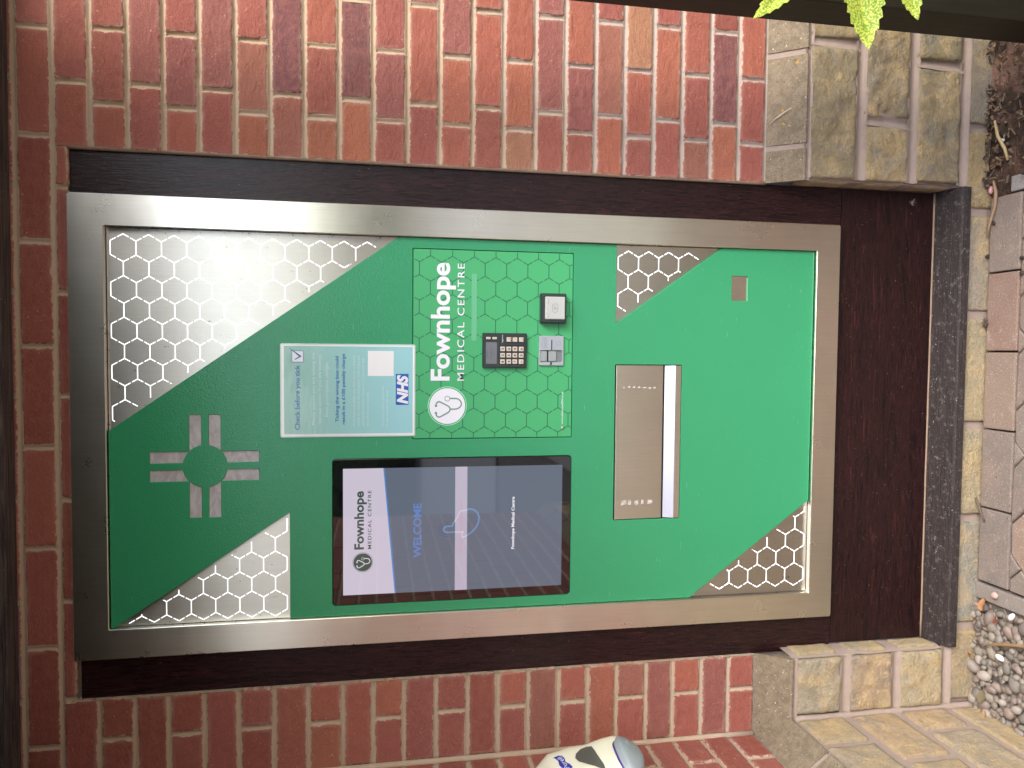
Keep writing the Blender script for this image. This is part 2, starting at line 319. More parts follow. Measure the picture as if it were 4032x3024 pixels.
def plate(name, outer, holes, yf, yb, bev, mat, parent=None):
    """sheet with holes between y=yf (front) and yb (back), small chamfered edges"""
    mb = MB(); front = []; base = 0
    for li, lp in enumerate([outer] + holes):
        P = []
        for p in lp:
            if not P or (Vector(p) - Vector(P[-1])).length > 1e-5: P.append(tuple(p))
        if (Vector(P[0]) - Vector(P[-1])).length < 1e-5: P.pop()
        n = len(P); ar = sum(P[i][0] * P[(i + 1) % n][1] - P[(i + 1) % n][0] * P[i][1] for i in range(n))
        if (ar > 0) != (li == 0): P = P[::-1]      # material always on the left of the direction of travel
        ins = []
        for i in range(n):
            p = Vector(P[i]); d1 = (p - Vector(P[i - 1])).normalized(); d2 = (Vector(P[(i + 1) % n]) - p).normalized()
            n1 = Vector((-d1.y, d1.x)); n2 = Vector((-d2.y, d2.x)); m = (n1 + n2)
            m = m.normalized() if m.length > .05 else n1; ins.append(tuple(p + m * bev / max(.35, m.dot(n1))))
        front.append(ins); vs = [(x, yf, z) for x, z in ins] + [(x, yf + bev, z) for x, z in P] + [(x, yb, z) for x, z in P]
        mb.add(vs, [[k * n + i, (k + 1) * n + i, (k + 1) * n + (i + 1) % n, k * n + (i + 1) % n] for k in range(2) for i in range(n)])
    flat = [p for L in front for p in L]; eds = []; o_ = 0
    for L in front: eds += [(o_ + i, o_ + (i + 1) % len(L)) for i in range(len(L))]; o_ += len(L)
    def inside(L, x, z):
        c_ = False
        for i in range(len(L)):
            (x1, z1), (x2, z2) = L[i - 1], L[i]
            if (z1 > z) != (z2 > z) and x < (x2 - x1) * (z - z1) / (z2 - z1) + x1: c_ = not c_
        return c_
    V2, _e, F2 = geometry.delaunay_2d_cdt([Vector(p) for p in flat], eds, [], 0, 1e-6)[:3]; out = []
    flat = [(v.x, v.y) for v in V2]
    for t in F2:
        mx = sum(flat[i][0] for i in t) / len(t); mz = sum(flat[i][1] for i in t) / len(t)
        if not inside(front[0], mx, mz) or any(inside(L, mx, mz) for L in front[1:]): continue
        a_, b_, c_ = [Vector(flat[i]) for i in t[:3]]; cr2 = (b_ - a_).x * (c_ - a_).y - (b_ - a_).y * (c_ - a_).x
        out.append(list(t) if cr2 > 0 else list(t)[::-1])
    mb.add([(x, yf, z) for x, z in flat], out)
    return mb.build(name, mat, parent)
def text_geo(body, bold=0.0, shear=0.0, spacing=1.0):
    cu_ = bpy.data.curves.new('t', 'FONT'); cu_.body = body; cu_.size = 1; cu_.offset = bold; cu_.shear = shear; cu_.space_character = spacing; cu_.resolution_u = 4
    t = bpy.data.objects.new('t', cu_); COL.objects.link(t); bpy.context.view_layer.update()
    me = bpy.data.meshes.new_from_object(t.evaluated_get(bpy.context.evaluated_depsgraph_get()))
    vs = [v.co.copy() for v in me.vertices]; fs = [list(f.vertices) for f in me.polygons]
    bpy.data.objects.remove(t); bpy.data.meshes.remove(me); return vs, fs
def put_text(mb, body, x0, x1, zb, cap, y, mi=0, bold=0.0, shear=0.0, spacing=1.0, T=None, capref=None):
    """baseline zb, from x0 to x1, capital height cap"""
    vs, fs = text_geo(body, bold, shear, spacing)
    if not vs: return
    a = min(v.x for v in vs); b = max(v.x for v in vs); k = (x1 - x0) / (b - a) if x1 is not None else cap / .73
    kz = cap / (capref or .73)
    out = [(x0 + (v.x - a) * k, y, zb + v.y * kz) for v in vs]
    if T: out = [T(p) for p in out]
    mb.add(out, fs, mi)
def letter(name, mat, parent, *a, **k):
    m = MB(); put_text(m, *a, **k); return m.build(name, mat, parent)
def hexlines(mb, x0, z0, w, poly, margin, lw, y, gap=.0035, mi=0, soft=None, minlen=.004):
    """honeycomb with sides across z of w; edges clipped to poly inset by margin"""
    s_ = w / math.sqrt(3); E = {}
    def key(p): return (round(p[0] * 2e3), round(p[1] * 2e3))
    for i in range(-26, 27):
        for j in range(-34, 35):
            cx = x0 + 1.5 * s_ * i; cz = z0 + w * (j + (i & 1) / 2)
            P = [(cx + s_ * math.cos(R(60 * k)), cz + s_ * math.sin(R(60 * k))) for k in range(6)]
            for k in range(6):
                a, b = P[k], P[(k + 1) % 6]; kk = tuple(sorted((key(a), key(b))))
                E[kk] = (a, b)
    n = len(poly); area = sum(poly[i][0] * poly[(i + 1) % n][1] - poly[(i + 1) % n][0] * poly[i][1] for i in range(n)); sg = 1 if area > 0 else -1
    mg = margin if hasattr(margin, '__len__') else [margin] * n
    planes = []
    for i in range(n):
        a, b = Vector(poly[i]), Vector(poly[(i + 1) % n]); d = (b - a).normalized(); q = Vector((-d.y, d.x)) * sg
        planes.append((q, q.dot(a) + mg[i]))
    nodes = {}
    for a, b in E.values():
        A, B = Vector(a), Vector(b); t0, t1 = 0.0, 1.0
        for pi_, (q, c) in enumerate(planes):
            da, db = q.dot(A) - c, q.dot(B) - c
            if soft is not None and pi_ != soft:
                if min(da, db) < -.002: t0 = 2; break
                continue
            if da < 0 and db < 0: t0 = 2; break
            if da < 0: t0 = max(t0, da / (da - db))
            elif db < 0: t1 = min(t1, da / (da - db))
        L = (B - A).length
        if (t1 - t0) * L < minlen: continue
        d = (B - A) / L; q = Vector((-d.y, d.x)) * lw / 2; tr = lw * .289 / L
        if t0 <= 1e-6: nodes[key(a)] = A
        if t1 >= 1 - 1e-6: nodes[key(b)] = B
        s0, s1 = max(t0, tr), min(t1, 1 - tr); parts = [(s0, s1)]
        if abs(d.x) < .9 and gap: g = gap / 2 / L; parts = [(s0, min(.5 - g, s1)), (max(.5 + g, s0), s1)]
        for u0, u1 in parts:
            if u1 - u0 < .03: continue
            p0, p1 = A + d * L * u0, A + d * L * u1
            mb.poly([tuple(p0 - q), tuple(p1 - q), tuple(p1 + q), tuple(p0 + q)], y, mi)
    r = lw / math.sqrt(3)
    for kk, c in nodes.items():
        c = Vector(c)
        # find orientation from lattice: edge directions at this node
        dirs = []
        for a, b in E.values():
            if (Vector(a) - c).length < 1e-4: dirs.append((Vector(b) - c).normalized())
            elif (Vector(b) - c).length < 1e-4: dirs.append((Vector(a) - c).normalized())
        if len(dirs) < 3: continue
        # two edges' shared corner lies opposite the third edge's direction
        P = sorted([tuple(c - dd * r) for dd in dirs], key=lambda p: math.atan2(p[1] - c.y, p[0] - c.x))
        mb.poly(P, y, mi)

# ------------------------------------------------------------------ masonry
PAL = {'o': (.435, .155, .088), 'r': (.36, .118, .09), 'm': (.31, .118, .102), 'p': (.205, .092, .092), 'b': (.34, .145, .10), 't': (.43, .22, .125), 'k': (.40, .13, .085), 'd': (.31, .095, .068)}
def wallmap(kind):
    if kind == 'front': return lambda u, h, d: (u, -d, h)                 # u = x, d = how far proud of the face
    return lambda u, h, d: (-.985 + d, -u, h)                             # side wall: u = distance out from the front wall
def brick(mb, M, u0, u1, ha, hb, col, fine=True, seed=0, pts=None):
    """brick face u0..u1 between the bed lines ha(u) and hb(u)"""
    nu = max(6, int((u1 - u0) / (.010 if fine else .03))) ; nu += nu % 2; nh = 8 if fine else 4
    if nu < 6: nu = 6
    def ts(L, n):
        e = [0, 0.0, .0022 / L, .006 / L]; mid = [e[3] + (1 - 2 * e[3]) * k / n for k in range(1, n)]
        return e + mid + [1 - e[3], 1 - e[2], 1, 1]
    L = u1 - u0; Hh = hb((u0 + u1) / 2) - ha((u0 + u1) / 2); tu, th = ts(L, nu), ts(Hh, nh); vs = []; ed = []
    proud = random.uniform(-.0006, .0016); tl = random.uniform(-.002, .002); tl2 = random.uniform(-.0015, .0015)
    for i, a in enumerate(tu):
        for j, b in enumerate(th):
            u = u0 + a * L; h_ = ha(u) * (1 - b) + hb(u) * b
            nz = noise.noise(Vector((u * 38, h_ * 38, seed * 3.1))); n2 = noise.noise(Vector((u * 110, h_ * 110, seed)))
            eb = min(a, 1 - a) * L; eh = min(b, 1 - b) * Hh; e = min(eb, eh)
            if e < .003:
                j1 = noise.noise(Vector((u * 60, h_ * 60, 5 + seed))) * .0016; j2 = noise.noise(Vector((u * 60, h_ * 60, 9 + seed))) * .0016
                u += j1; h_ += j2
                if a in (0, 1) and b in (0, 1):
                    u += (.002 if a == 0 else -.002); h_ += (.002 if b == 0 else -.002)
            d = proud + tl * (a - .5) + tl2 * (b - .5) + nz * .0013 + n2 * .0004
            if i in (0, len(tu) - 1) or j in (0, len(th) - 1): d = -.012
            elif i in (1, len(tu) - 2) or j in (1, len(th) - 2): d -= .0016
            vs.append(M(u, h_, d)); ed.append(e)
    m = len(th); fs = []
    for i in range(len(tu) - 1):
        for j in range(m - 1): fs.append([i * m + j, (i + 1) * m + j, (i + 1) * m + j + 1, i * m + j + 1])
    if M(0, 0, 1)[1] > -.5: fs = [f[::-1] for f in fs]
    if M(1, 0, 0)[0] == 1: fs = [f[::-1] for f in fs]
    mb.add(vs, fs, 0, tuple(col), ed, smooth=True)
def groove(mb, M, pts, half, d0, d1, mi=1, horiz=True, flip=False):
    """hollow-tooled joint following pts (u, h)"""
    prof = [(-1.35, d0), (-.95, d0), (-.55, d0 * .35 + d1 * .65), (0, d1), (.55, d0 * .35 + d1 * .65), (.95, d0), (1.35, d0)]; vs = []; fs = []; m = len(prof)
    for i, (u, h_) in enumerate(pts):
        for j, (a, d) in enumerate(prof):
            q = noise.noise(Vector((u * 45, h_ * 45, j * .8))) * .0007 + noise.noise(Vector((u * 12, h_ * 12, 4))) * .0009
            vs.append(M(u + (0 if horiz else a * half), h_ + (a * half if horiz else 0), d + q))
    for i in range(len(pts) - 1):
        for j in range(m - 1):
            f = [i * m + j, (i + 1) * m + j, (i + 1) * m + j + 1, i * m + j + 1]; fs.append(f if (horiz != flip) else f[::-1])
    mb.add(vs, fs, mi, smooth=True)
def run(u0, u1, f, step=.012):
    n = max(2, int(abs(u1 - u0) / step)); return [(u0 + (u1 - u0) * i / n, f(u0 + (u1 - u0) * i / n)) for i in range(n + 1)]
TZ = [0.7632, 0.6892, 0.615, 0.5401, 0.466, 0.3923, 0.3169, 0.243, 0.1685, 0.0923, 0.0159, -0.0622, -0.1368, -0.2138, -0.2872, -0.3635, -0.4365, -0.5113, -0.5846, -0.659, -0.7324, -0.8082, -0.8831, -0.957]
BZ = [0.7639, 0.6894, 0.6137, 0.5398, 0.4686, 0.3924, 0.3183, 0.2396, 0.1637, 0.0852, 0.0152, -0.057, -0.1327, -0.209, -0.2833, -0.3581, -0.4347, -0.5098, -0.5846, -0.662, -0.7343, -0.811, -0.8854, -0.9608]
def bed(k, x=None):
    f = lambda u: (TZ[max(k, 0)] if k >= 0 else TZ[0] - .075 * k) + ((BZ[max(k, 0)] if k >= 0 else BZ[0] - .075 * k) - (TZ[max(k, 0)] if k >= 0 else TZ[0] - .075 * k)) * min(1, max(0, (.6 - u) / 1.5))
    return f
J = .0051    # half joint
COLS = {  # chosen colours, (course, index from the right): others at random
 'R': {2: 'rk', 3: 'mr', 4: 'rmk', 5: 'mr', 6: 'rbo', 7: 'pb', 8: 'kro', 9: 'kpo', 10: 'rmr', 11: 'kr', 12: 'mok', 13: 'kr', 14: 'kot', 15: 'mr', 16: 'kmr', 17: 'bo', 18: 'tkr', 19: 'or', 20: 'krb', 21: 'dpo', 22: 'krr'},
 'L': {2: 'dd', 3: 'dd', 4: 'dr', 5: 'rr', 6: 'rd', 7: 'kk', 8: 'ko', 9: 'kk', 10: 'or', 11: 'rr', 12: 'rr', 13: 'dr', 14: 'kr', 15: 'bm', 16: 'kr', 17: 'oo', 18: 'br', 19: 'md', 20: 'kr', 21: 'mr', 22: 'rr'}}
def pick(c): 
    a = PAL[c]; k = random.uniform(.93, 1.07); return tuple(v * k * random.uniform(.97, 1.03) for v in a)
wall = empty('brick_wall', (0, 0, GZ), 'red brick wall with pale sandy mortar around the green dispensing machine', 'wall')
mb = MB(); M = wallmap('front')
for c in range(-4, 23):
    up, lo = bed(c), bed(c + 1); hb = lambda u, f=up: f(u) - J; ha = lambda u, f=lo: f(u) + J
    if c < 2:
        xs = {0: [1.355, 1.13, .907, .6831, .4559, .23, .0062, -.213, -.4338, -.6557, -.8787, -.99], 1: [1.245, 1.02, .797, .5728, .3481, .1226, -.101, -.3272, -.5523, -.7722, -.99]}[c % 2]
        cc = {0: 'rrrkdddkrdd', 1: 'rmrkrdddrdd'}[c % 2] if c >= 0 else 'rkrmkrdkmrk'
        for i in range(len(xs) - 1):
            a, b = xs[i + 1] + J, xs[i] - J
            a = max(a, -.984); cl_ = pick(cc[i % len(cc)]); cut = lambda u: .6612
            if c == 1 and b > -.779 and a < .4345:      # cut round the top of the opening
                a2, b2 = max(a, -.779), min(b, .4345); brick(mb, M, a2, b2, cut, hb, cl_, True, c * 31 + i)
                if b > .4345: brick(mb, M, .4345, b, ha, hb, cl_, True, c * 31 + i)
                if a < -.779: brick(mb, M, a, -.779, ha, hb, cl_, True, c * 31 + i)
            else: brick(mb, M, a, b, ha, hb, cl_, True, c * 31 + i)
    else:
        if c % 2 == 0: xr = [1.37, 1.14, .913, .6885, .5300, .4345]; xl = [-.779, (-.870 if c < 12 else -.865), -.985]
        else: xr = [1.25, 1.024, .7985, .5745, .4345]; xl = [-.779, -.982]
        r_ = COLS['R'][c]; off = len(xr) - 1 - len(r_)
        for i in range(len(xr) - 1):
            a, b = xr[i + 1] + (J if i < len(xr) - 2 else 0), xr[i] - J + random.uniform(-.001, .001)
            brick(mb, M, a, b, ha, hb, pick(r_[i - off] if i >= off else random.choice('rkm')), True, c * 17 + i)
        l_ = COLS['L'][c]
        for i in range(len(xl) - 1):
            a, b = xl[i + 1] + (J if xl[i + 1] > -.98 else .004), xl[i] - (J if i else 0)
            brick(mb, M, a, b, ha, hb, pick(l_[i]), True, c * 13 + i + 500)
VJ = []
for c in range(-1, 24):
    spans = [(-.983, 1.37)] if c < 2 else [(-.983, -.781), (.436, 1.37)]
    for a, b in spans: VJ.append(('h', run(a, b, bed(c))))
for c in range(-1, 23):
    if c < 2: xs = {0: [1.13, .907, .6831, .4559, .23, .0062, -.213, -.4338, -.6557, -.8787], 1: [1.245, 1.02, .797, .5728, .3481, .1226, -.101, -.3272, -.5523, -.7722]}[c % 2]
    elif c % 2 == 0: xs = [1.14, .913, .6885, .5300, (-.870 if c < 12 else -.865)]
    else: xs = [1.25, 1.024, .7985, .5745]
    for x in xs:
        z1, z0 = bed(c)(x) - J * .6, (.662 if c == 1 and -.779 < x < .4345 else bed(c + 1)(x) + J * .6); VJ.append(('v', [(x, z0 + (z1 - z0) * i / 6) for i in range(7)]))
for k_, P in VJ: groove(mb, M, P, J * 1.05, -.0012, -.0048, 1, k_ == 'h')
# mortar bed behind the brick faces, with the opening left free
def mortar_sheet(mb, M, u0, u1, h0, h1, d=-.0075, step=.03, mi=1, flip=False):
    nu = max(1, int((u1 - u0) / step)); nh = max(1, int((h1 - h0) / step)); vs = []; fs = []
    for i in range(nu + 1):
        for j in range(nh + 1):
            u = u0 + (u1 - u0) * i / nu; h_ = h0 + (h1 - h0) * j / nh
            vs.append(M(u, h_, d + noise.noise(Vector((u * 22, h_ * 22, 3))) * .0012))
    for i in range(nu):
        for j in range(nh):
            f = [i * (nh + 1) + j, (i + 1) * (nh + 1) + j, (i + 1) * (nh + 1) + j + 1, i * (nh + 1) + j + 1]; fs.append(f[::-1] if flip else f)
    mb.add(vs, fs, mi, smooth=True)
mortar_sheet(mb, M, -.985, -.779, -.962, .662); mortar_sheet(mb, M, .4345, 1.37, -.962, .662); mortar_sheet(mb, M, -.985, 1.37, .662, 1.06)
mb.box(-1.2, 1.4, .03, .30, .66, 2.6, 1); mb.box(-1.2, -.781, .03, .30, GZ - .1, .66, 1); mb.box(.4365, 1.4, .03, .30, GZ - .1, .66, 1)
for sx in (-1, 1):   # reveals
    x = .4345 if sx > 0 else -.779
    mb.add([(x, -.001, -.962), (x, .03, -.962), (x, .03, .66), (x, -.001, .66)], [[0, 1, 2, 3]], 1)
mb.build('brickwork', [BRICK, MORTAR], wall)

def stone(mb, M, u0, u1, h0, h1, d, col, seed=0, step=.005, amp=.0062, flip=False):
    if h1 - h0 > .1 and u1 - u0 > .08: u0 -= .0025; u1 += .0025; h0 -= .003; h1 += .003
    nu = max(4, int((u1 - u0) / step)); nh = max(4, int((h1 - h0) / step)); vs = []; fs = []; ed = []
    for i in range(nu + 1):
        for j in range(nh + 1):
            a, b = i / nu, j / nh; e = min(min(a, 1 - a) * (u1 - u0), min(b, 1 - b) * (h1 - h0))
            u = u0 + (u1 - u0) * a; h_ = h0 + (h1 - h0) * b; P = Vector((u, h_, seed * .7))
            if e < .001: u += (noise.noise(P * 28) + .6 * noise.noise(P * 90)) * .0055; h_ += (noise.noise(P * 28 + Vector((9, 9, 9))) + .6 * noise.noise(P * 90 + Vector((3, 3, 3)))) * .0055
            q = noise.fractal(P * 24, .9, 2.1, 5) + .35 * abs(noise.noise(P * 60)) + .6 * noise.noise(P * 7)
            k = min(1, e / .013) ** .5 if e > 0 else 0
            vs.append(M(u, h_, d - .007 + k * (.007 + q * amp) if e > .0009 else d - .03)); ed.append(e)
    for i in range(nu):
        for j in range(nh):
            f = [i * (nh + 1) + j, (i + 1) * (nh + 1) + j, (i + 1) * (nh + 1) + j + 1, i * (nh + 1) + j + 1]; fs.append(f[::-1] if flip else f)
    mb.add(vs, fs, 0, col, ed, smooth=True)
SC = [(.27, .235, .17), (.33, .28, .18), (.24, .215, .17), (.36, .30, .20), (.30, .235, .165)]
ROWS = [(-1.1725, -1.0465), (-1.3195, -1.196), (-1.4675, -1.342), (-1.60, -1.4885)]
mb = MB(); M = wallmap('front'); FD = .058
plan = [(0, .44, .762, 0, (.28, .245, .17)), (0, .783, 1.02, 1, (.25, .225, .15)), (0, 1.04, 1.4, 9, SC[1]), (1, .44, .577, 2, (.36, .30, .20)), (1, .598, .87, 3, (.235, .205, .15)), (1, .89, 1.4, 7, SC[0]), (2, .445, .730, 4, (.27, .24, .17)), (2, .750, 1.05, 5, (.26, .235, .155)), (2, 1.07, 1.4, 8, SC[2]),
        (3, .601, .95, 6, (.26, .24, .20)), (3, .97, 1.4, 6, (.26, .24, .20)), (3, .385, .583, 7, (.34, .28, .17)), (3, .119, .367, 8, (.32, .30, .26)), (3, -.172, .101, 9, (.36, .33, .24)), (3, -.418, -.190, 10, (.37, .33, .23)), (3, -.707, -.436, 11, (.30, .30, .27)), (3, -.915, -.725, 12, (.31, .27, .20)),
        (0, -.920, -.776, 13, (.36, .33, .26)), (1, -.922, -.776, 14, (.38, .30, .22)), (2, -.924, -.776, 15, (.40, .35, .25))]
for r_, a, b, sd_, c_ in plan: stone(mb, M, a, b, *ROWS[r_], FD if r_ < 3 else FD - .004, c_, sd_ + 1, amp=.0062 if r_ < 3 else .003)
for h_ in (-1.0405, -1.1842, -1.3308, -1.4780):
    for a, b in ((.440, 1.4), (-.923, -.772)): groove(mb, M, run(a, b, lambda u, h_=h_: h_ + .002 * noise.noise(Vector((u * 9, h_ * 9, 0)))), .0125 if h_ < -1.1 else .008, FD - .003, FD - .010, 1)
for u, r_ in ((.7725, 0), (1.03, 0), (.5875, 1), (.88, 1), (.740, 2), (1.06, 2)): groove(mb, M, [(u + .001 * i, ROWS[r_][0] - .004 + (ROWS[r_][1] - ROWS[r_][0] + .008) * i / 8) for i in range(9)], .0125, FD - .003, FD - .010, 1, False)
mortar_sheet(mb, M, .437, 1.4, GZ - .05, -1.035, FD - .015, mi=1); mortar_sheet(mb, M, -.925, -.770, GZ - .05, -1.035, FD - .015, mi=1); mortar_sheet(mb, M, -.770, .437, GZ - .05, -1.492, FD - .012, mi=1)
# the plinth's sides where it frames the lower panel
for x, sg in ((.437, 1), (-.769, -1)):
    n = 14; vs = []; fs = []
    for i in range(n + 1):
        for j in range(5):
            z = -1.035 - .43 * i / n; y = .02 - (FD - .006 + .02) * j / 4
            vs.append((x + sg * (.004 if j == 4 else 0) + noise.noise(Vector((x, y * 40, z * 30))) * .003, y, z))
    for i in range(n):
        for j in range(4):
            fs.append([i * 5 + j, i * 5 + j + 1, (i + 1) * 5 + j + 1, (i + 1) * 5 + j])
    mb.add(vs, fs, 1, smooth=True)
for a, b in ((-1.17, -1.05), (-1.315, -1.2), (-1.46, -1.345)):       # stone ends seen in the reveals
    for sg, x in ((1, .4365), (-1, -.7665)):
        stone(mb, (lambda u, h_, d, x=x, sg=sg: (x - sg * d, u, h_)), -.046, .016, a, b, .003, (.40, .34, .23), a, .006, .0015)
mb.build('stone_plinth', [STONE, SMORTAR], wall)
# sloping coping course above the stones
def coping(mb, M, u0, u1, skew=0.0, seed=0, mi=0, flip=False):
    prof = [(-.0, -.9590), (.003, -.9630), (.0535, -1.0290), (.0575, -1.0335), (.0565, -1.0375), (.030, -1.0385)]
    vs = []; fs = []; n = 12
    for i in range(n + 1):
        for j, (d, h_) in enumerate(prof):
            t = j / 5; u = u0 + (u1 - u0) * i / n
            vs.append(M(u + noise.noise(Vector((u * 30, h_ * 30, seed))) * .0008, h_ + noise.noise(Vector((u * 25, seed, j))) * .0008, d))
    m = len(prof)
    for i in range(n):
        for j in range(m - 1):
            f = [i * m + j, i * m + j + 1, (i + 1) * m + j + 1, (i + 1) * m + j]; fs.append(f[::-1] if flip else f)
    fs.append([j for j in range(m)]); fs.append([n * m + j for j in range(m)])
    mb.add(vs, fs, mi)
mb = MB()
for a, b in ((.4335, .5115), (.5255, .7405), (.7555, .975), (.99, 1.2), (1.215, 1.4)): coping(mb, M, a, b, seed=a)
coping(mb, M, -.990, -.7745, seed=7)
# joints: a slightly sunk mortar copy
def copmort(mb, M, u0, u1, flip=False):
    vs = [M(u0, -.960, -.002), M(u0, -1.031, .051), M(u0, -1.05, .051), M(u1, -.960, -.002), M(u1, -1.031, .051), M(u1, -1.05, .051)]
    f = [[0, 1, 4, 3], [1, 2, 5, 4]]; mb.add(vs, [q[::-1] for q in f] if flip else f, 1)
copmort(mb, M, .4345, 1.4); copmort(mb, M, -.985, -.776)
mb.build('plinth_coping', [COPING, SMORTAR], wall)

# side wall
side = empty('brick_wall', (-.985, -1.3, GZ), 'red brick side wall at right angles, soap dispenser mounted on it', 'wall')
mb = MB(); M = wallmap('side')
for c in range(-4, 23):
    lo, hi_ = BZ[c + 1] if c >= -1 else BZ[0] - .075 * (c + 1), BZ[c] if c >= 0 else BZ[0] - .075 * c
    u = .006 if c % 2 else .006; L = .100 if c % 2 == 0 else .215
    k = 0
    while u < 2.72:
        e = min(u + L, 2.725)
        brick(mb, M, u, e, (lambda q, v=lo: v + J), (lambda q, v=hi_: v - J), pick(random.choice('rrkdmo' if u < .8 else 'rkdm')), u < .5, c * 7 + k + 900)
        u = e + .011; L = .215; k += 1
mortar_sheet(mb, M, 0, 2.73, -.962, 1.06, flip=True)
mb.box(-1.2, -.99, -2.73, -.0, GZ - .1, 2.6, 1); mb.tube([(-.984, -.004, -.955 + .1 * i) for i in range(20)], [.0075 + .0015 * noise.noise(Vector((i * .9, 0, 0))) for i in range(20)], 8, 1)
mb.build('brickwork', [BRICK, MORTAR], side)
mb = MB()
for r_, (a, b) in enumerate(ROWS):
    u = .062; k = 0
    while u < 2.7:
        L = random.choice((.19, .24, .30, .34)) if k else (.11, .20, .09, .30)[r_]
        stone(mb, M, u, min(u + L, 2.72), a, b, FD if r_ < 3 else FD - .003, random.choice([(.44, .35, .24), (.42, .345, .24), (.38, .33, .26), (.43, .335, .235)]), r_ * 9 + k + 40, .006 if u < .4 else .02, .0035, flip=True); u += L + .019; k += 1
mortar_sheet(mb, M, .04, 2.73, GZ - .05, -1.035, FD - .008, mi=1, flip=True); mb.tube([(-.932, -.053, -1.045 - .055 * i) for i in range(11)], [.0105 + .003 * noise.noise(Vector((i * .9, 3, 0))) for i in range(11)], 8, 1)
mb.build('stone_plinth', [STONE, SMORTAR], side)
mb = MB(); u = -.003
while u < 2.7:
    coping(mb, M, u, min(u + .213, 2.73), seed=u + 3, flip=True); u += .226
copmort(mb, M, .03, 2.73, flip=True)
mb.build('plinth_coping', [COPING, SMORTAR], side)

# ------------------------------------------------------------------ wood infill under and beside the machine
inf = empty('window_infill', (-.17, 0, -1.5), 'dark rosewood effect infill with panel and dusty sill round the steel frame', 'window frame')
WY = .010
for nm, x0, x1 in (('side_trim', .300, .4335), ('side_trim', -.778, -.650)):
    m_ = MB(); m_.box(x0, x1, WY, .05, -1.1795, .6595 if x0 > 0 else .6535, 0, .0015); m_.build('side_trim', WOODV, inf)
m_ = MB(); m_.box(-.650, .300, WY + .012, .05, -1.1795, .66, 0); m_.build('backing_board', WOODV, inf)
m_ = MB(); m_.box(-.7645, .4335, WY + .001, .05, -1.4560, -1.1815, 0, .0012); m_.build('lower_panel', WOODH, inf)
m_ = MB(); sx = [(WY + .002, -1.4535), (-.0600, -1.4735), (-.0655, -1.4765), (-.0665, -1.4965), (-.060, -1.4985), (.03, -1.4985), (.03, -1.4535)]
n = len(sx); vs = [(x, y, z) for x in (-.7655, .4365) for y, z in sx]
m_.add(vs, [[i, (i + 1) % n, n + (i + 1) % n, n + i] for i in range(n)] + [list(range(n)), [n + i for i in range(n)][::-1]]); m_.build('sill', SILL, inf)
m_ = MB(); pts = [(-.764 + 1.197 * i / 30, WY + .001 + noise.noise(Vector((i * .7, 0, 0))) * .001, -1.4530 + noise.noise(Vector((i * .5, 4, 0))) * .0008) for i in range(31)]; m_.tube(pts, .0028, 6); m_.build('sealant_bead', SEAL, inf)
m_ = MB(); pts = [(.4345, .004 + noise.noise(Vector((i * .9, 7, 0))) * .001, .66 - 1.62 * i / 60) for i in range(61)]; m_.tube(pts, .0045, 6); m_.build('sealant_bead', SEAL, inf)

# ------------------------------------------------------------------ the machine
mach = empty('dispensing_machine', (-.1745, 0, -1.166), 'green prescription collection machine with touchscreen in a brushed steel frame', 'vending machine')
FX0, FX1, FZ0, FZ1 = -.6845, .3355, -1.1660, .6600; IX0, IX1, IZ0, IZ1 = -.6185, .2675, -1.1010, .5880
plate('frame', arcs(FX0, FX1, FZ0, FZ1, .005, 3), [arcs(IX0, IX1, IZ0, IZ1, .003, 2)], -.012, .009, .0012, STEEL, mach)
YG = -.0025                                         # green panel's face
tri = {'a': [(.266, .587), (-.1790, .587), (.266, -.042)], 'b': [(-.617, .578), (-.3700, .2035), (-.617, .2035)],
       'c': [(.266, -.5700), (.266, -.8430), (.0740, -.5700)], 'd': [(-.617, -.7760), (-.3770, -1.100), (-.617, -1.100)]}
outer = [(-.1790, .5865), (.2665, -.0430), (.2665, -.5700), (.0740, -.5700), (.2665, -.8435), (.2665, -1.0995), (-.3770, -1.0995), (-.6175, -.7755), (-.6175, .2035), (-.3700, .2035), (-.6175, .5785), (-.6175, .5865)][::-1]
cx, cz, cr_ = -.2601, .3861, .0478
holes = []
def bar(axis_, sgn, side_):
    a, b = .0080, .0334; r0 = lambda d: math.sqrt(cr_ ** 2 - d * d); L = .1160
    arc = [(d, r0(d)) for d in [a + (b - a) * k / 6 for k in range(7)]]
    pts = [(a, L)] + arc + [(b, L)]
    out = []
    for d, l in pts:
        d *= side_; l *= sgn; out.append((cx + (d if axis_ == 'z' else l), cz + (l if axis_ == 'z' else d)))
    return out
bars = [bar(ax_, sg, sd_) for ax_ in 'xz' for sg in (1, -1) for sd_ in (1, -1)]
holes += bars
holes.append(arcs(-.5935, -.2490, -.4620, .1085, .0085)); holes.append(arcs(-.2050, .2420, -.4615, -.0750, .002, 2))
holes.append(arcs(-.4135, -.0265, -.7440, -.5700, .003, 2)); holes.append(arcs(.1360, .1985, -.9165, -.8735, .001, 2))
plate('front_panel', outer, holes, YG, .004, .0007, GREEN, mach)
m_ = MB(); m_.box(IX0 - .002, IX1 + .002, .0095, .013, IZ0 - .002, IZ1 + .002); m_.build('back_plate', BLACK, mach)
inc = lambda P: [tuple(Vector(p)) for p in P]
HX = {'a': (.1319, .5530, .0524, [.007, .0095, .0075]), 'b': (-.5810, .4460, .0524, [.0085, .004, .006]), 'c': (.2225, -.6019, .0522, [.0115, .010, .004]), 'd': (-.5716, -.9107, .0519, [.010, .006, .0085])}
for k, P in tri.items():
    hp = plate('honeycomb_panel', P, [], .0035, .0085, .0003, STEELP, mach)
    x0, z0, w_, mg = HX[k]; m_ = MB(); hexlines(m_, x0, z0, w_, P, mg, .0021, .0032, soft=1 if k in 'ac' else 0); m_.build('light_strip', GLOW, hp)
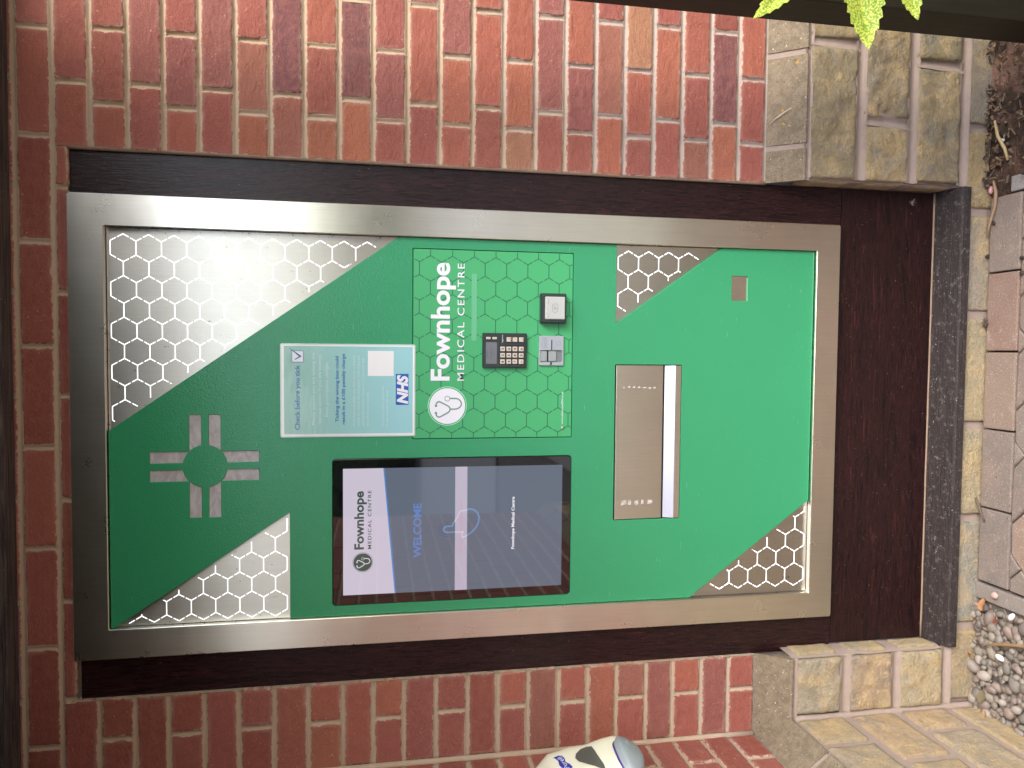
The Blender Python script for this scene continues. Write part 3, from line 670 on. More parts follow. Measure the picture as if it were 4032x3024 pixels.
for P in bars:
    c0 = Vector((sum(p[0] for p in P) / len(P), sum(p[1] for p in P) / len(P)))
    plate('light_window', [tuple(c0 + (Vector(p) - c0) * 1.04) for p in P], [], .0005, .006, .0003, ACRYL, mach)
gm = MB(); qg = random.Random(31)
def speck(mb, x, z, r_, y, mi=0):
    k_ = qg.randint(5, 7); a0 = qg.uniform(0, 6); mb.poly([(x + r_ * qg.uniform(.4, 1.2) * math.cos(-a0 - t * 6.28318 / k_), z + r_ * qg.uniform(.4, 1.2) * math.sin(-a0 - t * 6.28318 / k_)) for t in range(k_)][::-1], y, mi)
for k in range(230):
    sd_ = qg.choice('trbls'); t = qg.random(); d = abs(qg.gauss(0, .0035)) + .0008
    x, z = {'t': (IX0 + t * .885, IZ1 - d), 'r': (IX1 - d, IZ0 + t * 1.689), 'l': (IX0 + d, IZ0 + t * 1.689), 'b': (IX0 + t * .885, IZ0 + d), 's': (IX1 - d, IZ1 - t * .62)}[sd_]
    speck(gm, x, z, qg.uniform(.0005, .0016), YG - .00015 - k * 1e-7)
tag(gm.build('grime_specks', plain('grime', (.055, .042, .028), .95), mach), kind='stuff')
# inspection window low on the right
plate('small_window', arcs(.1350, .1995, -.9175, -.8725, .001, 2), [], .002, .006, .0003, STEELH, mach)
# touchscreen
scn = plate('touchscreen', arcs(-.5922, -.2503, -.4607, .1072, .0078), [], -.0035, .008, .0009, GLASS, mach)
DX0, DX1, DZ0, DZ1 = -.5690, -.2718, -.4388, .0840; y0 = -.0038
m_ = MB()
m_.poly([(DX0, DZ1), (DX0, -.0345), (DX1, -.0080), (DX1, DZ1)], y0, 0); m_.poly([(DX0, -.0345), (DX0, -.0375), (DX1, -.0110), (DX1, -.0080)], y0, 1)
m_.poly([(DX0, -.0375), (DX0, DZ0), (DX1, DZ0), (DX1, -.0110)], y0, 2)
m_.build('display', [S_WHITE, S_LINE, S_BLUE], scn)
m_ = MB(); m_.quad(DX0, DX1, -.2058, -.1768, y0 - .0003); m_.build('display_band', S_BAND, scn)
STE = {}
def stetho(mb, cx, cz, rr, y, line, ring, white=None):
    T = lambda X, Y: (cx - (Y - 547) / 425 * rr, cz - (X - 885) / 425 * rr)
    def sm(P, n=5):
        out = []
        for i in range(len(P) - 1):
            p0, p1, p2, p3 = [Vector(P[max(0, min(len(P) - 1, q))]) for q in (i - 1, i, i + 1, i + 2)]
            for k in range(n):
                t = k / n; out.append(.5 * ((2 * p1) + (p2 - p0) * t + (2 * p0 - 5 * p1 + 4 * p2 - p3) * t * t + (3 * p1 - p0 - 3 * p2 + p3) * t ** 3))
        return out + [Vector(P[-1])]
    yoke = sm([(638, 520), (645, 485), (672, 458), (706, 450), (740, 462), (820, 505), (900, 547), (935, 580), (945, 615), (935, 655), (900, 690), (820, 735), (740, 778), (706, 788), (672, 780), (645, 755), (638, 718)])
    tube = sm([(958, 615), (1060, 614), (1130, 595), (1178, 553), (1195, 500), (1178, 442), (1130, 396), (1060, 379), (942, 379)])
    w_ = 30 / 425 * rr
    for P in (yoke, tube): mb.ribbon([T(*p) for p in P], w_, y, line)
    for q in ((635, 540), (635, 700)): mb.disc(*T(*q), 28 / 425 * rr, y - .00012, line, 16)
    mb.ribbon([T(885 + 55 * math.cos(t * math.pi / 12), 382 + 55 * math.sin(t * math.pi / 12)) for t in range(24)], w_ * .35, y - .00012, ring, True)
m_ = MB()
letter('heading_lettering', S_DARK, scn, 'Fownhope', -.4620, -.3250, .0374, .0217, y0 - .0003, 0, .03)
letter('subheading_lettering', S_DARK, scn, 'MEDICAL CENTRE', -.4615, -.3240, .0195, .0083, y0 - .0003, 0, .012, spacing=1.25)
m_.disc(-.4926, .0391, .0212, y0 - .0003, 0); m_.ribbon([(-.4926 + .0228 * math.cos(t * math.pi / 24), .0391 + .0228 * math.sin(t * math.pi / 24)) for t in range(48)], .0008, y0 - .0003, 0, True)
stetho(m_, -.4926, .0391, .0225, y0 - .0006, 1, 1)
m_.build('screen_emblem', [S_DARK, S_LETTER], scn); m_ = MB()
letter('welcome_lettering', S_TEXT, scn, 'WELCOME', -.4865, -.3572, -.0962, .0186, y0 - .0003, 0, .028)
letter('prompt_lettering', S_PINK, scn, 'Please touch the screen to begin!', -.4762, -.3540, -.1927, .0042, y0 - .0006, 0, .012)
letter('name_lettering', S_LETTER, scn, 'Fownhope Medical Centre', -.4747, -.3472, -.3205, .0072, y0 - .0003, 0, .035)
# hand: outline, ring halos round the fingertip
hx, hz = -.4213, -.1768
m_.ribbon([(-.4285, -.1765), (-.4288, -.158), (-.4265, -.1515), (-.4215, -.1495), (-.4165, -.1515), (-.4143, -.158), (-.4143, -.1690), (-.4105, -.1722), (-.4065, -.1722), (-.4035, -.1765)], .0036, y0 - .0003, 5)
m_.ribbon([(-.3752, -.206), (-.3735, -.2130), (-.3765, -.2225), (-.3845, -.2315), (-.3955, -.2345), (-.4075, -.2330), (-.4195, -.2270), (-.4300, -.2165), (-.4375, -.206)], .0036, y0 - .0003, 5)
m_.ribbon([(-.4285, -.1772), (-.4290, -.196), (-.4360, -.192), (-.4420, -.194), (-.4405, -.200), (-.4370, -.2054)], .0036, y0 - .0006, 6)
m_.ribbon([(-.4035, -.1772), (-.3975, -.1785), (-.3925, -.1830), (-.3850, -.1850), (-.3785, -.1900), (-.3760, -.2054)], .0036, y0 - .0006, 6)
for r_ in (.0125, .0175): m_.ribbon([(-.4213 + r_ * math.cos(R(t)), -.1560 + r_ * math.sin(R(t))) for t in range(-20, 201, 10)], .0013, y0 - .0003, 7)
m_.build('hand_symbol', [S_DARK, S_LETTER, S_TEXT, S_PINK, S_LETTER, S_HAND, S_PALE, S_HALO], scn)
m_ = MB(); hexlines(m_, -.42, -.3, .0115, [(DX0, DZ0), (-.40, DZ0), (-.36, -.40), (-.40, -.215), (DX0, -.215)], .001, .0006, y0 - .00015, gap=0, minlen=.001) if False else None

# sticker panel with the logo
stk = plate('logo_panel', arcs(-.2033, .2403, -.4598, -.0767, .0015, 2), [], -.0030, .006, .0006, VINYL, mach)
ys = -.0033
m_ = MB(); SP = [(-.2033, -.4598), (.2403, -.4598), (.2403, -.0767), (-.2033, -.0767)]
hexlines(m_, -.0724, -.3227, .0516, SP, .0012, .0020, ys, gap=.0030); m_.build('honeycomb_print', HEXL, stk)
m_ = MB(); yt = -.0037
m_.disc(-.1271, -.1571, .0423, yt, 0, 64)
m_.ribbon([(-.1271 + .0455 * math.cos(t * math.pi / 48), -.1571 + .0455 * math.sin(t * math.pi / 48)) for t in range(96)], .0014, yt, 1, True)
m_.ribbon([(-.1271 + .0437 * math.cos(t * math.pi / 48), -.1571 + .0437 * math.sin(t * math.pi / 48)) for t in range(96)], .0020, yt, 4, True)
stetho(m_, -.1271, -.1571, .0455, yt - .0003, 2, 3)
m_.build('round_emblem', [WHITE, MINT, TUBE, TUBED, VINYL], stk)
letter('title_lettering', WHITE, stk, 'Fownhope', -.0670, .2098, -.1605, .0443, yt, 0, .026); letter('subtitle_lettering', WHITE, stk, 'MEDICAL CENTRE', -.0670, .2091, -.1962, .0169, yt, 0, .003, spacing=1.22)
letter('web_address', WHITE, stk, 'www.pharmaself24.co.uk', -.1720, -.0929, -.4387, .0046, yt, 0, .006)
m_ = MB(); m_.quad(.028, .186, -.2262, -.2135, -.00345); m_.build('old_tape', TAPE, stk)
m_ = MB(); m_.tube([(-.1814, -.0015, -.4380), (-.1814, -.0052, -.4380), (-.1814, -.0060, -.4380)], [.0035, .0035, .0024], 16); m_.tube([(-.1814, -.0058, -.4380), (-.1814, -.00615, -.4380)], [.0014, .0014], 6, 1); m_.build('screw', [STEELH, SLOT], mach)

# keypad
pad = plate('keypad', arcs(-.0356, .0468, -.3455, -.2395, .0012, 2), [], -.0120, -.0028, .0012, PADB, mach)
plate('lcd_screen', arcs(-.0264, .0248, -.2735, -.2470, .0012, 2), [], -.0126, -.0115, .0002, LCD, pad)
m_ = MB()
put_text(m_, 'ChipDNA', -.0120, .0072, -.2512, .0022, -.0128, 0, .0); put_text(m_, 'POWERED BY', -.0150, .0135, -.2610, .0022, -.0128, 0); put_text(m_, 'NMI', -.0070, .0010, -.2672, .0022, -.0128, 0); m_.build('lcd_print', LCDT, pad)
kxs = [(-.0263, -.0155), (-.0112, -.0005), (.0039, .0147)]; kzs = [-.2870, -.3020, -.3167, -.3320]
names = ['123', '456', '789', '*0#']
for r_ in range(4):
    for c_ in range(3):
        x0, x1 = kxs[c_]; z = kzs[r_]; mk = MB(); mk.box(x0, x1, -.0152, -.0118, z - .0056, z + .0056, 0, .0011)
        put_text(mk, names[r_][c_], (x0 + x1) / 2 - .0021, (x0 + x1) / 2 + (.0021 if names[r_][c_] != '1' else .0012), z - (.0027 if names[r_][c_] != '*' else .0055), .0056, -.01535, 1, .03); mk.build('key', [KEYM, KTXT], pad)
for r_, (ch, l2, mm) in enumerate((('X', 'A', 2), ('<', 'C', 3), ('O', 'V', 4))):
    z = kzs[r_ + 1]; mk = MB(); mk.box(.0262, .0369, -.0152, -.0118, z - .0056, z + .0056, 0, .0011)
    put_text(mk, ch, .0274, .0305, z - .0002, .0040, -.01535, 5, .0); put_text(mk, l2, .0322, .0346, z - .0020, .0026, -.01535, 1, .01); mk.quad(.0280, .0352, z - .0046, z - .0036, -.01535, mm); mk.build('key', [KEYM, KTXT, RED, YEL, GRN, INK], pad)
for z in (-.2526, -.2677): mk = MB(); mk.box(.0317, .0371, -.0150, -.0118, z - .0054, z + .0054, 0, .0011); mk.build('key', KEYM, pad)
m_ = MB(); m_.box(.0184, .0216, -.0140, -.0118, -.3396, -.2842, 0, .0008); m_.box(-.0336, -.0284, -.0136, -.0118, -.2997, -.2816, 0, .0008); m_.box(-.0335, -.0280, -.0136, -.0118, -.3280, -.3066, 0, .0008); m_.box(-.0335, .0449, -.0134, -.0118, -.2786, -.2750, 0, .0008); m_.build('ridge', PADD, pad)
m_ = MB(); put_text(m_, 'ingenico', .0244, .0430, -.2880, .0036, -.0123, 0, .01); m_.build('maker_print', INK, pad)
# chip reader slot
rd = plate('card_reader', arcs(-.0298, .0416, -.4377, -.3768, .0018, 3), [arcs(-.0215, .0070, -.4345, -.3798, .0035, 4)], -.0080, -.0028, .0008, SILV, mach)
m_ = MB(); m_.box(-.022, .0075, -.0038, -.0028, -.435, -.3793); m_.build('recess', SILVD, rd)
for a, b in ((-.3968, -.3802), (-.4198, -.3998)): plate('lug', arcs(-.0197, .0046, a, b, .003, 3), [], -.0075, -.0036, .0010, SILVL, rd)
m_ = MB(); m_.box(-.0190, .0060, -.0076, -.0030, -.3996, -.3970, 0); m_.box(.0075, .0320, -.00815, -.0070, -.4092, -.4070, 0); m_.box(-.0285, -.0215, -.00815, -.007, -.4085, -.4050, 0); m_.build('card_slot', SLOT, rd)
m_ = MB()
for a, b, c_, d in ((.0070, .0345, -.4125, -.4100), (.0070, .0345, -.4062, -.4040), (-.0288, -.0215, -.4115, -.4092), (-.0288, -.0215, -.4045, -.4020)): m_ = MB(); m_.box(a, b, -.0090, -.0072, c_, d, 0, .0006); m_.build('slot_lip', SILV, rd)
m_ = MB(); letter('maker_print', SILVD, rd, 'ingenico', .0150, .0350, -.3918, .0030, -.00815, 0, .0); m_.ribbon(arcs(.0135, .0367, -.3948, -.3855, .0012, 3), .0005, -.00815, 0, True); m_.build('print_border', SILVD, rd); m_ = MB()
m_.ribbon([(.0195, -.4205), (.0195, -.4290), (.0285, -.4300), (.0275, -.4195)], .0005, -.00815, 0, True); m_.build('card_pictogram', SILVD, rd)
# contactless reader
cl = plate('contactless_reader', arcs(.0715, .1428, -.4400, -.3780, .0020, 3), [], -.0200, -.0028, .0010, PADB, mach)
plate('reader_bezel', arcs(.0725, .1405, -.4372, -.3800, .0045, 4), [], -.0245, -.0195, .0016, PADD, cl)
fc = plate('reader_face', arcs(.0805, .1342, -.4350, -.3868, .0022, 3), [], -.0290, -.0240, .0016, PWHITE, cl)
m_ = MB(); P = [(.1082 + .0122 * math.cos(t * math.pi / 20), -.4102 + .0068 * math.sin(t * math.pi / 20)) for t in range(4, 37)]; P = P + []
m_.ribbon(P, .0009, -.0293, 0)
for k, r_ in enumerate((.0022, .0040, .0058, .0076)):
    m_.ribbon([(.1010 + r_ * math.cos(R(t)), -.4102 + r_ * math.sin(R(t))) for t in range(-38, 39, 6)], .0008, -.0293, 0)
m_.ribbon([(.1205, -.4135), (.1150, -.4110), (.1120, -.4090), (.1150, -.4072), (.1195, -.4100)], .0006, -.0293, 0)
put_text(m_, 'ingenico', .1165, .1300, -.3948, .0024, -.0293, 1, 0); put_text(m_, 'AXIS 2', .0850, .0950, -.3948, .0018, -.0293, 1, 0)
for xx in (.0875, .0995, .1122, .1248): m_.quad(xx - .0030, xx + .0030, -.3902, -.3876, -.0293, 2)
m_.build('reader_face_print', [PGREY, INKB, LED], cl)

# collection hatch: outer plate, slanted ledge, lower face
ht = MB(); x0, x1 = -.4115, -.0285
pr = [(.006, -.5718), (-.0005, -.5738), (-.0010, -.5745), (.0030, -.6965), (.0060, -.6968), (.0125, -.6978)]
ht.add([(x, y, z) for x in (x0, x1) for y, z in pr], [[i, i + 1, len(pr) + i + 1, len(pr) + i] for i in range(len(pr) - 1)])
hatch = ht.build('hatch_flap', STEELH, mach)
m_ = MB(); pr = [(.0125, -.6978), (-.0025, -.7270)]; m_.add([(x, y, z) for x in (x0, x1) for y, z in pr], [[0, 1, 3, 2]]); m_.build('hatch_ledge', LEDGE, mach)
m_ = MB(); m_.box(x0, x1, -.0020, .006, -.7425, -.7274, 0, .0006); m_.build('hatch_lip', STEELH, mach)
m_ = MB(); 
for zc, L, xx in ((0, 0, -.083), (0, 0, -.370)):
    m_ = MB()
    for k in range(7 if xx > -.2 else 5):
        a = -.590 - k * (.0135 if xx > -.2 else .0175); b = a - (.009 if xx > -.2 else .0150) * random.uniform(.6, 1)
        pts = [(xx + random.uniform(-.0016, .0016) + sx_ * (.0022 if xx > -.2 else .0055), zz_) for sx_, zz_ in ((-1, a), (1, a - .001), (1, b), (-1, b + .0008))]
        yy = lambda z: -.0013 + (.0040) * (-.5745 - z) / .122
        m_.add([(x, yy(z) - .0002, z) for x, z in pts], [[0, 1, 2, 3]])
    m_.build('tape_residue', RESID, hatch)

# laminated notice taped on the machine
nt_ = empty('notice', (-.09, -.003, -.08), 'laminated pale turquoise prescription charge notice overlapping the top of the logo panel', 'notice')
AX0, AX1, AZ0, AZ1 = -.1945, .0145, -.0790, .2200
plate('laminate', arcs(AX0 - .003, AX1 + .003, AZ0 - .003, AZ1 + .003, .004, 3), [], -.0048, -.0036, .0003, RIM, nt_)
m_ = MB(); m_.quad(AX0, AX1, AZ0, AZ1, -.0050, 1); m_.quad(AX0 + .0050, AX1 - .0028, AZ0 + .0035, AZ1 - .0055, -.0053, 0)
m_.quad(-.0562, .0020, -.0315, .0275, -.0056, 1)
m_.quad(-.1237, -.0513, -.0660, -.0365, -.0056, 2); m_.build('sheet', [PAPER, NWHITE, NNHS], nt_)
m_ = MB(); y = -.0056
letter('heading_lettering', NBLUE, nt_, 'Check before you tick', -.1797, -.0319, .1805, .0105, y, 0, .022)
m_.ribbon([(-.0249, .172), (.0006, .172), (.0006, .197), (-.0249, .197)], .0010, y - .0003, 0, True)
m_.poly([(-.0200, .1900), (-.0125, .1760), (-.0110, .1760), (.0070, .2020), (.0052, .2015), (-.0120, .1815), (-.0185, .1912)], y - .0003, 0)
m_.quad(-.0244, .0001, .1725, .1965, y, 1); m_.build('tick_box', [NBLUE, NWHITE], nt_)
letter('warning_line', NBLUE, nt_, 'Ticking the wrong box could', -.1627, -.0112, .0936, .0076, y, 0, .02); letter('warning_line', NBLUE, nt_, 'result in a £100 penalty charge', -.1681, -.0054, .0793, .0076, y, 0, .02)
for t_, a, b, z in (('Please ensure you are ticking the', -.1694, -.0030, .1466), ('correct option if you are exempt', -.1654, -.0076, .1323), ('from prescription charges.', -.1507, -.0234, .1168)): letter('text_line', NTXT, nt_, t_, a, b, z, .0075, y, 0, .006)
for t_, a, b, z in (('From February 2025, you may receive a penalty', -.1727, -.0090, .0571), ('charge for ticking the wrong box, even if you are', -.1728, -.0089, .0466), ('exempt for another reason. It is imperative that', -.1729, -.0137, .0364), ('you tick the correct box.', -.1730, -.0930, .0257),
                    ('If you are unsure which box', -.1726, -.0791, -.0085), ('to tick scan the QR code.', -.1727, -.0893, -.0186)): letter('text_line', NTXT, nt_, t_, a, b, z, .0048, y, 0, .010)
m_ = MB(); put_text(m_, 'NHS', -.1215, -.0535, -.0632, .0238, y - .0003, 0, .05, .22); m_.build('badge_lettering', LOGOT, nt_)

# ------------------------------------------------------------------ soap dispenser on the side wall
dsp = empty('soap_dispenser', (-.985, -.25, -.56), 'cream hand sanitiser dispenser with grey push bar on the brick side wall', 'dispenser')
prof = [(-.318, .012, .040), (-.322, .030, .060), (-.338, .052, .075), (-.372, .088, .088), (-.420, .102, .088), (-.460, .106, .086), (-.495, .118, .084), (-.522, .124, .082), (-.537, .118, .080), (-.544, .100, .074)]
yc = -.224
def dpt(z, t):      # t from -1 (far) to 1 (near) round the front
    for i in range(len(prof) - 1):
        if prof[i][0] >= z >= prof[i + 1][0]: break
    a = (prof[i][0] - z) / (prof[i][0] - prof[i + 1][0]); a = max(0, min(1, a)); D_ = prof[i][1] * (1 - a) + prof[i + 1][1] * a; W_ = prof[i][2] * (1 - a) + prof[i + 1][2] * a
    th = t * math.pi / 2; n_ = .42
    sx_ = math.copysign(abs(math.sin(th)) ** .55, th); cx_ = abs(math.cos(th)) ** n_
    return Vector((-.985 + D_ * cx_ + .0, yc - W_ * sx_, z))
m_ = MB(); zs = []
for i in range(len(prof) - 1):
    for k in range(4): zs.append(prof[i][0] + (prof[i + 1][0] - prof[i][0]) * k / 4)
zs.append(prof[-1][0]); nn = 40; vs = [dpt(z, -1 + 2 * i / nn) for z in zs for i in range(nn + 1)]
fs = [[a * (nn + 1) + i, (a + 1) * (nn + 1) + i, (a + 1) * (nn + 1) + i + 1, a * (nn + 1) + i + 1] for a in range(len(zs) - 1) for i in range(nn)]
fs += [list(range(nn + 1))[::-1], [(len(zs) - 1) * (nn + 1) + i for i in range(nn + 1)]]
m_.add(vs, fs, smooth=True); m_.build('body', CREAM, dsp)
def onbody(a, b, off): # a: world y, b: z -> on the body's front
    best = None
    lo, hi_ = -1.0, 1.0
    for _ in range(30):
        md = (lo + hi_) / 2
        if dpt(b, md).y > a: lo = md
        else: hi_ = md
    p = dpt(b, (lo + hi_) / 2); return (p.x + off, a, b)
def patch(mb, outline, off, mi=0, rings=5):
    n = len(outline); c = (sum(p[0] for p in outline) / n, sum(p[1] for p in outline) / n); vs = [onbody(c[0], c[1], off)]; fs = []
    for r_ in range(1, rings + 1):
        for p in outline: vs.append(onbody(c[0] + (p[0] - c[0]) * r_ / rings, c[1] + (p[1] - c[1]) * r_ / rings, off))
    for i in range(n): fs.append([0, 1 + (i + 1) % n, 1 + i])
    for r_ in range(rings - 1):
        for i in range(n): a = 1 + r_ * n; fs.append([a + i, a + (i + 1) % n, a + n + (i + 1) % n, a + n + i])
    mb.add(vs, fs, mi, smooth=True)
m_ = MB()
ow = [(a_ + .006, b_) for a_, b_ in [(-.196, -.466), (-.191, -.455), (-.197, -.440), (-.212, -.426), (-.228, -.420), (-.242, -.424), (-.256, -.438), (-.270, -.455), (-.288, -.472), (-.270, -.4715), (-.240, -.4685), (-.215, -.4675)]]
patch(m_, ow, .0012); m_.build('level_window', SMOKE, dsp)
m_ = MB(); patch(m_, [(a_ + .014, b_) for a_, b_ in [(-.205, -.378), (-.213, -.3825), (-.225, -.3850), (-.240, -.3835), (-.258, -.3890), (-.268, -.3960), (-.263, -.4075), (-.250, -.4050), (-.236, -.3985), (-.222, -.3995), (-.210, -.3965), (-.204, -.3900)]], .0012, 0)
lt = MB(); put_text(lt, 'Purell', 0, .048, 0, .0105, 0, 0, .0)
m_.add([onbody(-.248 + v[0], -.4005 + v[2] + v[0] * .12, .0022) for v in lt.v], lt.f, 1); m_.build('brand_badge', [LOGO, LOGOT], dsp)
m_ = MB(); n = 40; rings = [(1.03, -.004, 1), (1.03, .001, 1), (1.0, .0012, 0), (1.0, .012, 0), (.96, .0155, 0), (.80, .0185, 0), (.55, .0205, 0), (.30, .021, 0)]; vs = []; fs = []; mi = []
pc = Vector((-.985 + .112, -.246, -.5320)); nx = Vector((.86, -.12, -.42)).normalized(); uy = Vector((0, -1, 0)); uy = (uy - nx * uy.dot(nx)).normalized(); uz = nx.cross(uy)
for r_, d, _m in rings:
    for k in range(n):
        t = 2 * math.pi * k / n; vs.append(pc + uy * .058 * r_ * math.cos(t) + uz * .031 * r_ * math.sin(t) + nx * (d - .010 * (r_ * math.cos(t)) ** 2))
for i in range(len(rings) - 1):
    for k in range(n): fs.append([i * n + k, i * n + (k + 1) % n, (i + 1) * n + (k + 1) % n, (i + 1) * n + k]); mi.append(rings[i][2] if i < 2 else 0)
fs.append([(len(rings) - 1) * n + k for k in range(n)]); mi.append(0)
m_.add(vs, fs, 0, smooth=True); m_.mi = mi
q = m_.build('push_bar', [PUSH, PURP], dsp)
bm = bmesh.new(); bmesh.ops.create_uvsphere(bm, u_segments=20, v_segments=12, radius=1); me = bpy.data.meshes.new('thumb_dimple')
for v in bm.verts: v.co = pc + nx * .0195 + uy * (-.012 + v.co.x * .0125) + uz * (-.006 + v.co.y * .0065) + nx * v.co.z * .0022
bm.to_mesh(me); bm.free(); link('thumb_dimple', me, PUSH, q, True)

# ------------------------------------------------------------------ porch timbers
cp = empty('porch_roof', (0, -.6, .8), 'dark weathered timber plate of the porch roof along the top of the wall', 'porch roof')
m_ = MB(); m_.box(-.985, 2.0, -.050, .0, .7735, .93, 0, .003); m_.build('wall_plate', BEAM, cp)
m_ = MB(); 
def rz(x, y): return .94 + (-y) * (-.085) + ((.26 * (x - .4)) if y < -.6 else .26 * (x - .4) * (-y) / .6) * .9
rv = []; nx_, ny_ = 8, 6
for i in range(nx_ + 1):
    for j in range(ny_ + 1):
        x = -1.0 + 1.93 * i / nx_; y = -.0 - 1.32 * j / ny_; rv.append((x, y, rz(x, y)))
fs = [[i * (ny_ + 1) + j, (i + 1) * (ny_ + 1) + j, (i + 1) * (ny_ + 1) + j + 1, i * (ny_ + 1) + j + 1] for i in range(nx_) for j in range(ny_)]
b_ = len(rv); rv2 = rv + [(x, y, z + .05) for x, y, z in rv]; fs2 = fs + [[q + b_ for q in f][::-1] for f in fs]
m_.add(rv2, fs2); x = [(i * (ny_ + 1) + ny_) for i in range(nx_ + 1)]
m_.add([rv2[i] for i in x] + [rv2[i + b_] for i in x], [[i, i + 1, nx_ + 2 + i, nx_ + 1 + i] for i in range(nx_)]); m_.build('roof_boards', plain('dark_soffit', (.022, .018, .014), .8), cp)
m_ = MB(); m_.tube([(-1.0, -1.33, rz(-1, -1.32) + .0), (.93, -1.33, rz(.93, -1.32) + .0)], .04, 4); m_.build('fascia', BEAM, cp)
pt = MB(); pt.box(.7145, .8145, -.36, -.26, GZ + .005, .95, 0, .004)
tag(pt.build('timber_post', POST), 'dark brown stained timber porch post behind the speckled laurel leaves', 'post')

# ------------------------------------------------------------------ speckled laurel
lau = empty('laurel_shrub', (1.15, -.62, GZ), 'speckled yellow green laurel leaves reaching in front of the dark post', 'shrub')
def leaf(base, tip, width, nrm, bend=.01, name='leaf', teeth=4):
    base, tip, nrm = Vector(base), Vector(tip), Vector(nrm).normalized(); d = tip - base; L = d.length; d.normalize(); nrm = (nrm - d * nrm.dot(d)).normalized(); s_ = d.cross(nrm)
    n = 64; vs = []; fs = []; ncol = 6
    for i in range(n + 1):
        t = i / n; wv = width / 2 * (max(0, math.sin(math.pi * min(1, t ** .75))) ** .7) * (1 - .25 * t)
        if t > .80: wv = width / 2 * .42 * ((1 - t) / .20) ** .75
        if .35 < t < .93: wv *= 1 + .24 * (((t - .35) * teeth * 2.2) % 1 - .5)
        for k in range(-ncol, ncol + 1):
            a = k / ncol
            vs.append(base + d * L * t + s_ * wv * a + nrm * (abs(a) * wv * .35 - bend * 4 * t * (1 - t) + .0012 * math.sin(9 * t + 3 * a)))
    m = 2 * ncol + 1
    for i in range(n):
        for k in range(m - 1): fs.append([i * m + k, i * m + k + 1, (i + 1) * m + k + 1, (i + 1) * m + k])
    b = MB(); b.add(vs, fs, smooth=True); o = b.build(name, LEAF, lau)
    s2 = MB(); s2.tube([base + (base - tip).normalized() * .012, base], .0016, 6)
    bt = s2; bt.build('leaf_stalk', STEM, o); return o
leaf((.672, -.56, -.730), (.5746, -.55, -.6281), .046, (.25, -1, .15))
leaf((.690, -.57, -.815), (.5403, -.55, -.8499), .078, (.1, -1, .25))
leaf((.705, -.56, -.905), (.5998, -.55, -.9456), .054, (.1, -1, .3))
rl = random.Random(3)
for z_, sg in ((-.48, 1), (-.62, 1), (-.78, 1), (-.95, 1), (-1.1, 1)):
    for k in range(5):
        a = R(72 * k + z_ * 200); b = Vector((.84 + rl.uniform(0, .12), -.62, z_)); dd = Vector((abs(math.cos(a)) * .6 + .1, math.sin(a) * .7 - .1, -.25))
        leaf(b, b + dd.normalized() * .13, .05, (0, -.3, 1))
fo = MB(); lf = random.Random(12)
for k in range(200):
    a = lf.uniform(0, 6.28); e = lf.random() ** .5; c = Vector((1.28 + .44 * e * math.cos(a), -.66 + .40 * e * math.sin(a), lf.uniform(-1.45, -.65))); L = lf.uniform(.09, .14)
    if c.x < .93: continue
    d = Vector((math.cos(a), math.sin(a), lf.uniform(-.8, .2))).normalized(); sd_ = d.cross(Vector((0, 0, 1))).normalized(); up_ = sd_.cross(d); vs = []
    for t, w_ in ((0, .08), (.2, .7), (.45, 1), (.7, .75), (.88, .3), (1, .02)):
        for q_ in (-1, 0, 1): vs.append(c + d * L * t + sd_ * q_ * w_ * L * .2 + up_ * (abs(q_) * .012 - .03 * t * t))
    fo.add(vs, [[i * 3 + j, i * 3 + j + 1, (i + 1) * 3 + j + 1, (i + 1) * 3 + j] for i in range(5) for j in range(2)], smooth=True)
fo.build('foliage', LEAF, lau)
m_ = MB()
m_.tube([(.95, -.62, GZ), (.93, -.62, -1.25), (.91, -.62, -.95), (.89, -.61, -.75), (.86, -.61, -.45)], [.010, .009, .008, .006, .004], 8)
for b in ((.674, -.56, -.727), (.702, -.57, -.812), (.717, -.56, -.902)): m_.tube([(.90, -.615, b[2] - .06), (.80, -.60, b[2] - .02), b], [.005, .004, .0018], 8)
m_.build('stem', STEM, lau)

# ------------------------------------------------------------------ ground
def slab(name, x0, x1, y0, y1, z, mat, label_kind='structure', n=1):
    m = MB(); m.add([(x0, y0, z), (x1, y0, z), (x1, y1, z), (x0, y1, z)], [[0, 1, 2, 3]]); o = m.build(name, mat); tag(o, kind=label_kind); return o
tag(slab('ground', -60, 60, -60, .2, GZ - .035, SAND), kind='structure')
mb = MB(); rp = random.Random(5)
PC = [(.235, .165, .13), (.21, .17, .145), (.255, .185, .145), (.19, .165, .145), (.24, .175, .14)]
def paver(mb, cx, cy, L, W_, ang, col, dz=0):
    M4 = Matrix.Translation((cx, cy, 0)) @ Matrix.Rotation(ang, 4, 'Z'); mb.box(-L / 2 + .0022, L / 2 - .0022, -W_ / 2 + .0022, W_ / 2 - .0022, GZ - .03, GZ + dz, 0, .0035, M4, col)
row = [.412, .2165, .0135, -.1880, -.3945, -.5905]; rc = [(.215, .18, .155), (.25, .165, .13), (.245, .185, .145), (.195, .165, .145), (.18, .16, .145)]
for i in range(5): paver(mb, (row[i] + row[i + 1]) / 2, -.1075, row[i] - row[i + 1], .099, 0, rc[i], rp.uniform(-.001, .001))
